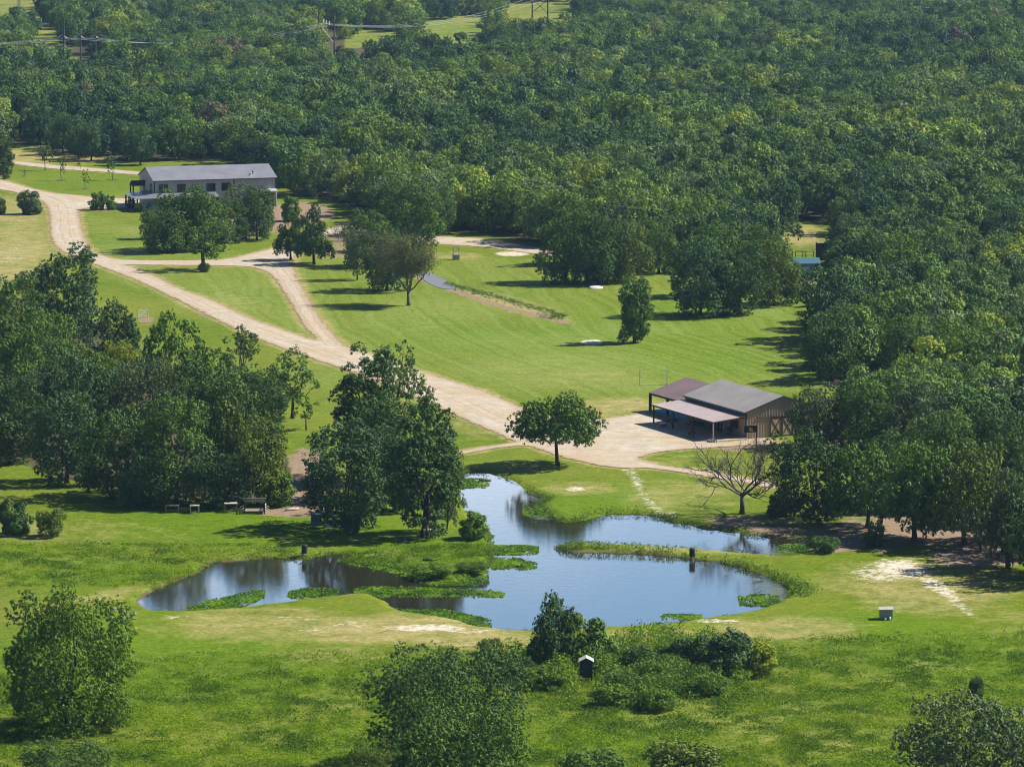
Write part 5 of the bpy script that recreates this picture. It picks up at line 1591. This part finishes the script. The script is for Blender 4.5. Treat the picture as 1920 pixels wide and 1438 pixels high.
q = P(1661, 1160)
r_ = empty('pump_house', q, -.05, 'grey concrete block pump box with pale lid alone in the grass by the meadow path', 'pump box')
M_BRICKS = NT('block_courses')
bt = M_BRICKS.n('ShaderNodeTexBrick'); bt.inputs['Scale'].default_value = 2.5; bt.inputs['Color1'].default_value = (.30, .31, .33, 1); bt.inputs['Color2'].default_value = (.25, .26, .28, 1); bt.inputs['Mortar'].default_value = (.38, .38, .38, 1); bt.inputs['Mortar Size'].default_value = .012
mp_ = M_BRICKS.n('ShaderNodeMapping'); mp_.inputs['Rotation'].default_value = (math.pi / 2, 0, 0); M_BRICKS.l(M_BRICKS.obj(), mp_.inputs[0]); M_BRICKS.l(mp_.outputs[0], bt.inputs['Vector'])
M_BRICKS = M_BRICKS.done(M_BRICKS.bsdf(bt.outputs['Color'], .9, .2))
mb = MB(); mb.box(-.68, .68, -.55, .55, 0, 1.0); part(mb, 'block_wall', M_BRICKS, r_)
mb = MB(); mb.slab([(-.74, -.62, 1.10), (.74, -.62, 1.14), (.74, .62, 1.20), (-.74, .62, 1.16)], .1); part(mb, 'lid', M_CONC, r_)
for k, (bx, lab) in enumerate(((-.18, 'pale stone leaning on the front of the pump box, nearer its middle'), (.32, 'pale stone leaning on the front of the pump box, nearer its sunny end'))):
    mb = MB(); mb.tube([(0, 0, 0), (.03, .06, .2), (.05, .12, .36)], [.14, .13, .06], 7)
    o = mb.build('loose_stone', simple_mat('pale_stone', (.5, .49, .47)), None, (q[0] + bx, q[1] - .8, 0), smooth=True); tag(o, lab, 'stone')

q = P(1099, 1277)
r_ = empty('deer_blind', q, 0.0, 'dark boxy deer blind with pale gabled roof and slot window in the thicket', 'hunting blind')
mb = MB(); mb.add([(-.62, -.6, .5), (.62, -.6, .5), (.62, .6, .5), (-.62, .6, .5), (-.62, -.6, 2.1), (.62, -.6, 2.1), (.62, .6, 2.1), (-.62, .6, 2.1), (0, -.6, 2.42), (0, .6, 2.42)],
       [(0, 1, 5, 8, 4), (1, 2, 6, 5), (2, 3, 7, 9, 6), (3, 0, 4, 7), (3, 2, 1, 0)]); part(mb, 'cabin', simple_mat('dark_plywood', (.03, .035, .05), .7), r_)
mb = MB(); mb.slab([(-.74, -.75, 2.12), (0, -.75, 2.5), (0, .75, 2.5), (-.74, .75, 2.12)], .05); mb.slab([(0, -.75, 2.5), (.74, -.75, 2.12), (.74, .75, 2.12), (0, .75, 2.5)], .05); part(mb, 'roof', simple_mat('pale_roofing', (.55, .52, .48), .8), r_)
mb = MB(); mb.box(-.3, .3, -.615, -.602, 1.58, 1.76); part(mb, 'window', M_BLACK, r_)
for a_ in (-.52, .52):
    for b_ in (-.5, .5):
        mb = MB(); mb.bar((a_, b_, 0), (a_, b_, .5), .1); part(mb, 'leg', M_DARKWOOD, r_)

for (x, y, lab) in ((571, 1040, 'dark green feeder barrel on the left pond arm shore'), (1298, 1044, 'dark green feeder barrel on the grassy causeway between the ponds')):
    z_ = float(terrain(np.array([P(x, y)[0]]), np.array([P(x, y)[1]]))[0][0])
    r_ = empty('fish_feeder', P(x, y) + [0, 0, max(z_, -.2)], .1, lab, 'fish feeder', 'fish feeders beside the pond')
    mb = MB(); mb.cyl(0, 0, .25, 1.15, .34, 16); part(mb, 'barrel', simple_mat('green_barrel', (.025, .05, .035), .5), r_, smooth=False)
    mb = MB(); mb.cyl(0, 0, 1.15, 1.27, .37, 16, .2); part(mb, 'lid', M_BLACK, r_)
    for k in range(3):
        a_ = 2.1 * k; mb = MB(); mb.bar((math.cos(a_) * .3, math.sin(a_) * .3, -.1), (math.cos(a_) * .26, math.sin(a_) * .26, .27), .06); part(mb, 'leg', M_BLACK, r_)

def stand(x, y, w, h, lab, mat, top):
    s = S(y); W_ = w / s; H_ = h / s
    r_ = empty('wooden_stand', P(x, y), .05, lab, 'wooden stand')
    mb = MB()
    for k in range(4): mb.box(-W_ / 2, W_ / 2, -.5 + k * .26, -.5 + k * .26 + .23, H_ - .1, H_ - .03)
    part(mb, 'deck', top, r_)
    for a_ in (-W_ / 2 + .08, W_ / 2 - .08):
        for b_ in (-.45, .45):
            mb = MB(); mb.bar((a_, b_, 0), (a_, b_, H_ - .1), .12); part(mb, 'leg', mat, r_)
    mb = MB(); mb.bar((-W_ / 2 + .1, -.45, .25), (W_ / 2 - .1, -.45, .28), .08); part(mb, 'rail', mat, r_)
    return r_
stand(323, 960, 26, 14, 'low grey wooden stand at the grove foot, first in the row along the meadow', M_WOOD, M_WOOD)
stand(365, 962, 18, 16, 'small pale-legged wooden stand at the grove foot, second in the row', M_PALEWOOD, M_PALEWOOD)
stand(433, 960, 24, 18, 'reddish worn wooden stand between the small pale one and the railed platform', M_WOOD, M_PALEWOOD)
stand(806, 1008, 24, 16, 'pale wooden stand under the tall dark tree at the pond inlet', M_PALEWOOD, M_PALEWOOD)
q = P(478, 961)
r_ = empty('railed_platform', q, .02, 'wooden platform with side railings and a raised top beam at the grove foot', 'platform')
mb = MB()
for k in range(7): mb.box(-1.3, 1.3, -.9 + k * .27, -.9 + k * .27 + .24, .3, .36)
part(mb, 'deck', M_WOOD, r_)
for a_ in (-1.2, 1.2):
    for b_ in (-.85, .85):
        mb = MB(); mb.bar((a_, b_, 0), (a_, b_, 1.5), .12); part(mb, 'post', M_DARKWOOD, r_)
for sgn in (-1, 1):
    mb = MB(); mb.bar((sgn * 1.2, -.85, .9), (sgn * 1.3, .85, .95), .07, .14); mb.bar((sgn * 1.2, -.85, .55), (sgn * 1.3, .85, .6), .07, .14); mb.bar((sgn * 1.25, -.9, .75), (sgn * 1.75, -1.1, .55), .07, .12); mb.bar((sgn * 1.25, -.9, 1.05), (sgn * 1.75, -1.1, .85), .07, .12); part(mb, 'railing', M_PALEWOOD, r_)
mb = MB(); mb.bar((-1.3, -.9, 1.55), (1.3, -.9, 1.55), .12, .16); mb.bar((-1.3, .9, 1.55), (1.3, .9, 1.55), .12, .16); part(mb, 'top_beam', M_WOOD, r_)
q = P(593, 984)
r_ = empty('garden_shed', q, .1, 'small blue-grey metal cabinet in the tree shade by the round dark oak', 'cabinet')
mb = MB(); mb.box(-.62, .62, -.4, .4, 0, 1.35); part(mb, 'body', simple_mat('blue_grey_metal', (.12, .17, .22), .5), r_)
mb = MB(); mb.box(-.02, .02, -.425, -.402, .1, 1.28); mb.box(.1, .16, -.44, -.402, .6, .8); part(mb, 'door_seam', M_TRIM, r_)
mb = MB(); mb.slab([(-.68, -.48, 1.38), (.68, -.48, 1.38), (.68, .46, 1.5), (-.68, .46, 1.5)], .05); part(mb, 'roof', simple_mat('blue_grey_lid', (.2, .26, .31), .5), r_)
q = P(606, 984)
r_ = empty('hanging_feeder', q, 0, 'small pale feeder on a post next to the blue-grey cabinet', 'feeder')
mb = MB(); mb.bar((0, 0, 0), (0, 0, 1.7), .08); part(mb, 'post', M_DARKWOOD, r_)
mb = MB(); mb.cyl(0, 0, 1.7, 2.05, .16, 10); part(mb, 'hopper', M_CONC, r_)
for k, (x, y, a_, L_, lab) in enumerate(((628, 989, .1, 2.0, 'longest pale driftwood log by the tree shadow'), (622, 986, -.2, 1.4, 'short pale log behind the longest driftwood log'), (910, 896, .3, 1.6, 'dark snag lying in the pond inlet'), (806, 1052, -.4, 1.7, 'dark hollow log on the marshy tongue'), (548, 957, .5, 1.8, 'pale stick across the bare soil by the railed platform'))):
    z_ = .12 if k != 2 else WATER_Z + .02
    q = P(x, y); mb = MB()
    mb.tube([(-L_ / 2, 0, .05), (-L_ * .1, .08, .1), (L_ * .2, -.05, .08), (L_ / 2, .05, .16)], [.16, .15, .12, .06], 8)
    mb.tube([(0, 0, .1), (.3, .25, .35)], [.07, .03], 6)
    o = mb.build('fallen_log', M_DEAD if k in (2, 3) else M_PALEWOOD, None, (q[0], q[1], z_ - .05), a_, True); tag(o, lab, 'log')
# rocks along the drainage ditch and the pond corner
rr = random.Random(12)
def rock(loc, s, lab, grp):
    bm = bmesh.new(); bmesh.ops.create_icosphere(bm, subdivisions=2, radius=s)
    for v in bm.verts: v.co *= rr.uniform(.78, 1.15); v.co.z *= .6
    me = bpy.data.meshes.new('rock'); bm.to_mesh(me); bm.free(); me.materials.append(M_ROCK)
    o = link('rock', me, None, loc, rr.uniform(0, 6)); tag(o, lab, 'rock', grp)
for k in range(26):
    t_ = rr.random(); x_ = 845 + 210 * t_ + rr.uniform(-6, 6); y_ = 541 + 58 * t_ + rr.uniform(-4, 1)
    rock(P(x_, y_, .05), rr.uniform(.12, .34), 'small grey-brown rock lining the drainage ditch across the lawn', 'rocks lining the drainage ditch')
for k in range(12):
    rock(P(228 + rr.uniform(-14, 26), 1152 + rr.uniform(-12, 10), .05), rr.uniform(.15, .4), 'pale rock at the outlet corner of the left pond arm', 'rocks at the pond outlet')
rs4 = np.random.RandomState(77)
t_ = rs4.rand(420); dx_ = 835 + 225 * t_ + rs4.normal(size=420) * 3; dy_ = 535 + 62 * t_ - 3 + rs4.normal(size=420) * 1.6
w_ = np.array([P(a_, b_) for a_, b_ in zip(dx_, dy_)])
ex_ = np.array([P(1038 + rs4.normal() * 10, 596 + rs4.normal() * 2) for _ in range(60)])
w_ = np.concatenate([w_, ex_])
v, f = blades(w_[:, 0], w_[:, 1], w_[:, 2], 7, np.full(len(w_), .5), np.full(len(w_), .5), rs4, .24)
me = new_mesh('ditch_weeds', v, f, [M_BRUSH]); add_attr(me, 'tone', rs4.rand(len(f)) * .5, 'FACE')
tag(link('ditch_weeds', me), 'dark weeds along the drainage ditch on the lawn', 'weeds', kind='stuff')
# grey gravel bed under the half-dead tree
gp = smooth_poly(poly_world([(785, 512), (812, 514), (850, 536), (846, 542), (822, 540), (795, 526)]), 3)
mb = MB(); mb.prism([tuple(p_) for p_ in gp], 0.0, .06)
tag(mb.build('gravel_bed', simple_mat('grey_gravel', (.17, .18, .20), .95, .1, .35, 3)), kind='structure')
q = P(268, 597)
r_ = empty('field_gate', q, .9, 'pale wire field gate at the grove edge below the gravel road', 'gate')
for a_ in (-1.2, 1.2):
    mb = MB(); mb.bar((a_, 0, 0), (a_, 0, 1.6), .1); part(mb, 'post', M_CONC, r_)
mb = MB()
for z_ in (.3, .6, .9, 1.2, 1.45): mb.bar((-1.15, 0, z_), (1.15, 0, z_), .035)
mb.bar((-1.15, 0, .3), (1.15, 0, 1.45), .035); part(mb, 'gate_leaf', M_WIRE, r_)

# ------------------------------------------------------------------ yard behind the lawn rim
q = P(1530, 505)
q = P(1523, 521)
shed = empty('metal_shed', q, .04, 'small blue metal shed glimpsed behind the trees on the lawn rim', 'shed')
M_SHED = siding('blue_corrugated_wall', (.13, .26, .40), pitch=.3)
mb = MB(); mb.add([(-3.6, 0, 0), (1.4, 0, 0), (1.4, 3.4, 0), (-3.6, 3.4, 0), (-3.6, 0, 2.5), (1.4, 0, 2.5), (1.4, 3.4, 3.1), (-3.6, 3.4, 3.1)],
       [(0, 1, 5, 4), (1, 2, 6, 5), (2, 3, 7, 6), (3, 0, 4, 7)]); mb.build('wall', M_SHED, shed)
mb = MB(); mb.slab([(-3.8, -.25, 2.56), (1.6, -.25, 2.56), (1.6, 3.6, 3.24), (-3.8, 3.6, 3.24)], .08); mb.build('roof', metal_roof('teal_roof', (.07, .17, .22), 'X', .4), shed)
mb = MB(); mb.box(1.34, 1.42, -.05, -.004, 0, 2.45); mb.box(-1.5, -.5, -.05, -.004, 0.0, 2.0); mb.build('door_and_trim', simple_mat('pale_trim', (.4, .5, .58)), shed)
q = P(1530, 505)
mb = MB(); mb.box(-4.6, 9.5, -7.5, -1.62, .0, .08); tag(mb.build('shed_yard', simple_mat('pale_paving', (.42, .36, .30), .9, .2, .2, .8), None, q, .06), kind='structure')
q = P(1534, 489)
r_ = empty('screen_wall', q, .1, 'tall dark timber screen wall with pale cap above the blue shed', 'screen wall')
mb = MB()
for k in range(9): mb.box(-.3 + k * .3, -.3 + k * .3 + .28, -.06, .06, 0, 3.2)
part(mb, 'boards', M_DARKWOOD, r_)
mb = MB(); mb.box(-.45, -.32, -.14, .14, 0, 3.45); part(mb, 'post', M_DARKWOOD, r_)
mb = MB(); mb.box(-.45, 2.5, -.1, .1, 3.22, 3.32); part(mb, 'cap', M_PALEWOOD, r_)
q = P(1508, 486)
r_ = empty('timber_frame', q, .2, 'open weathered timber frame on the yellow grass above the blue shed', 'timber frame')
mb = MB()
for a_ in (-2, 0, 2):
    for b_ in (-1, 1): mb.bar((a_, b_, 0), (a_, b_, 1.5), .14)
part(mb, 'posts', M_WOOD, r_)
mb = MB(); mb.bar((-2, -1, 1.5), (2, -1, 1.5), .12); mb.bar((-2, 1, 1.5), (2, 1, 1.5), .12); mb.bar((-2, -1, .8), (2, -1, .8), .1); mb.bar((-2, -1, 1.5), (-2, 1, 1.5), .12); mb.bar((2, -1, 1.5), (2, 1, 1.5), .12); part(mb, 'beams', M_PALEWOOD, r_)
for (x, y, h_, rr_, lab) in ((1609, 530, 2.3, .75, 'bright red-orange parasol standing open in the shade of the shed yard'), (1602, 542, 1.9, .6, 'dark red parasol below the bright one on the shed yard')):
    r_ = empty('parasol', P(x, y), 0, lab, 'parasol')
    mb = MB(); mb.cyl(0, 0, 0, h_ + .1, .03, 8); part(mb, 'pole', M_WHITE, r_)
    mb = MB(); n_ = 8
    vs = [(0, 0, h_ + .15)] + [(math.cos(2 * math.pi * k / n_) * rr_, math.sin(2 * math.pi * k / n_) * rr_, h_ - .25) for k in range(n_)] + [(0, 0, h_ + .11)] + [(math.cos(2 * math.pi * k / n_) * rr_, math.sin(2 * math.pi * k / n_) * rr_, h_ - .29) for k in range(n_)]
    fs = [(0, 1 + k, 1 + (k + 1) % n_) for k in range(n_)] + [(n_ + 1, n_ + 2 + (k + 1) % n_, n_ + 2 + k) for k in range(n_)] + [(1 + k, n_ + 2 + k, n_ + 2 + (k + 1) % n_, 1 + (k + 1) % n_) for k in range(n_)]
    mb.add(vs, fs); part(mb, 'canopy', M_RED, r_)
    mb = MB(); mb.cyl(0, 0, 0, .08, .28, 12); part(mb, 'foot', M_CONC, r_)

# ------------------------------------------------------------------ power line
def pole_at(x, y, H_, lab, tower):
    return P(x, y)
def xyz(x, y, y_top):
    b = P(x, y); return b, (y - y_top) / S(y)
T1 = [P(121, 160), P(152, 155), P(180, 150)]
h1 = [125 / S(160), 98 / S(155), 108 / S(150)]
r_ = empty('transmission_tower', T1[1], 0, 'three-pole wooden transmission structure with white insulators above the small far clearing', 'utility pole')
ins_pts = []
for k in range(3):
    d = T1[k] - T1[1]
    mb = MB(); mb.tube([(d[0], d[1], 0), (d[0], d[1], h1[k])], [.30, .2], 8); part(mb, 'pole', M_POLE, r_)
    zi = h1[k] - (34, 12, 28)[k] / 6.4
    ia = (d[0] - 1.5, d[1], zi - .2); ib = (d[0] - .15, d[1], zi + .6)
    mb = MB(); mb.tube([ia, ib], .14, 6); mb.tube([(d[0] + .15, d[1], zi + .1), (d[0] + 1.0, d[1], zi - .5)], .09, 6); part(mb, 'insulator', M_WHITE, r_)
    ins_pts.append(np.array([T1[k][0], T1[k][1], zi - .3]))
T2 = [P(598, 112), P(627, 122)]
h2 = [94 / S(112), 96 / S(122)]
def xtower(T_, hh, arm_dz, armL, lab, braces=True):
    c_ = (T_[0] + T_[1]) / 2
    r_ = empty('transmission_tower', c_, 0, lab, 'utility pole')
    a_, b_ = T_[0] - c_, T_[1] - c_
    for d, h_ in ((a_, hh[0]), (b_, hh[1])):
        mb = MB(); mb.tube([(d[0], d[1], 0), (d[0], d[1], h_)], [.30, .2], 8); part(mb, 'pole', M_POLE, r_)
    z_ = min(hh) - arm_dz
    u_ = (b_ - a_)[:2]; u_ = u_ / np.linalg.norm(u_)
    ends = []
    mb = MB(); mb.bar((-u_[0] * armL, -u_[1] * armL, z_), (u_[0] * armL, u_[1] * armL, z_), .2, .28); part(mb, 'cross_arm', M_POLE, r_)
    for k in (-1, 0, 1):
        p_ = (u_[0] * armL * .95 * k, u_[1] * armL * .95 * k)
        mb = MB(); mb.tube([(p_[0], p_[1], z_ + .2), (p_[0], p_[1], z_ + 1.5)], .16, 6); part(mb, 'insulator', M_WHITE, r_)
        ends.append(np.array([c_[0] + p_[0], c_[1] + p_[1], z_ + .3]))
    mb = MB(); mb.bar((a_[0], a_[1], z_ - .3), (b_[0], b_[1], z_ - 5.0), .16)
    if braces: mb.bar((b_[0], b_[1], z_ - .3), (a_[0], a_[1], z_ - 5.0), .16)
    part(mb, 'cross_brace', M_CONC if not braces else M_POLE, r_)
    return ends
e2_ = xtower(T2, h2, 4.3, 5.2, 'two-pole wooden transmission structure with a pale diagonal brace in the far wood', False)
T3 = [P(998, 58), P(1027, 60)]
e3_ = xtower(T3, [19, 19], 7.5, 5.5, 'two-pole transmission structure with an X brace in the yellow-green far clearing')
def wire(a_, b_, sag, lab):
    pts_ = []
    for k in range(25):
        t_ = k / 24; p_ = np.array(a_) * (1 - t_) + np.array(b_) * t_; p_[2] -= sag * 4 * t_ * (1 - t_); pts_.append(tuple(p_))
    mb = MB(); mb.tube(pts_, .036, 4); o = mb.build('power_cable', M_WIRE); tag(o, lab, 'cable', 'power cables crossing the far wood')
for k in range(3):
    west = np.array(ins_pts[k]) + np.array([-150.0, -60.0 + 6 * k, 2.5])
    wire(west, ins_pts[k], 3.5, 'power cable running from the three-pole structure toward the near picture border')
    wire(ins_pts[k], e2_[k], 3.6, 'sagging power cable between the three-pole and two-pole structures')
    wire(e2_[k], e3_[k], 4.2, 'sagging power cable between the two-pole structure and the X-braced one')

# ------------------------------------------------------------------ air
t = NT('haze')
pv = t.n('ShaderNodeVolumePrincipled')
pv.inputs['Color'].default_value = (0.42, 0.70, 1.0, 1)
pv.inputs['Density'].default_value = 0.00005
pv.inputs['Anisotropy'].default_value = 0.2
t.l(pv.outputs[0], t.out.inputs['Volume'])
M_HAZE = t.m
mb = MB(); mb.box(-25000, 25000, -2000, 24000, -4, 100)
hz = mb.build('haze', M_HAZE)
hz.data.materials.clear(); hz.data.materials.append(M_HAZE)
tag(hz, 'thin bluish summer haze', 'haze', kind='stuff')
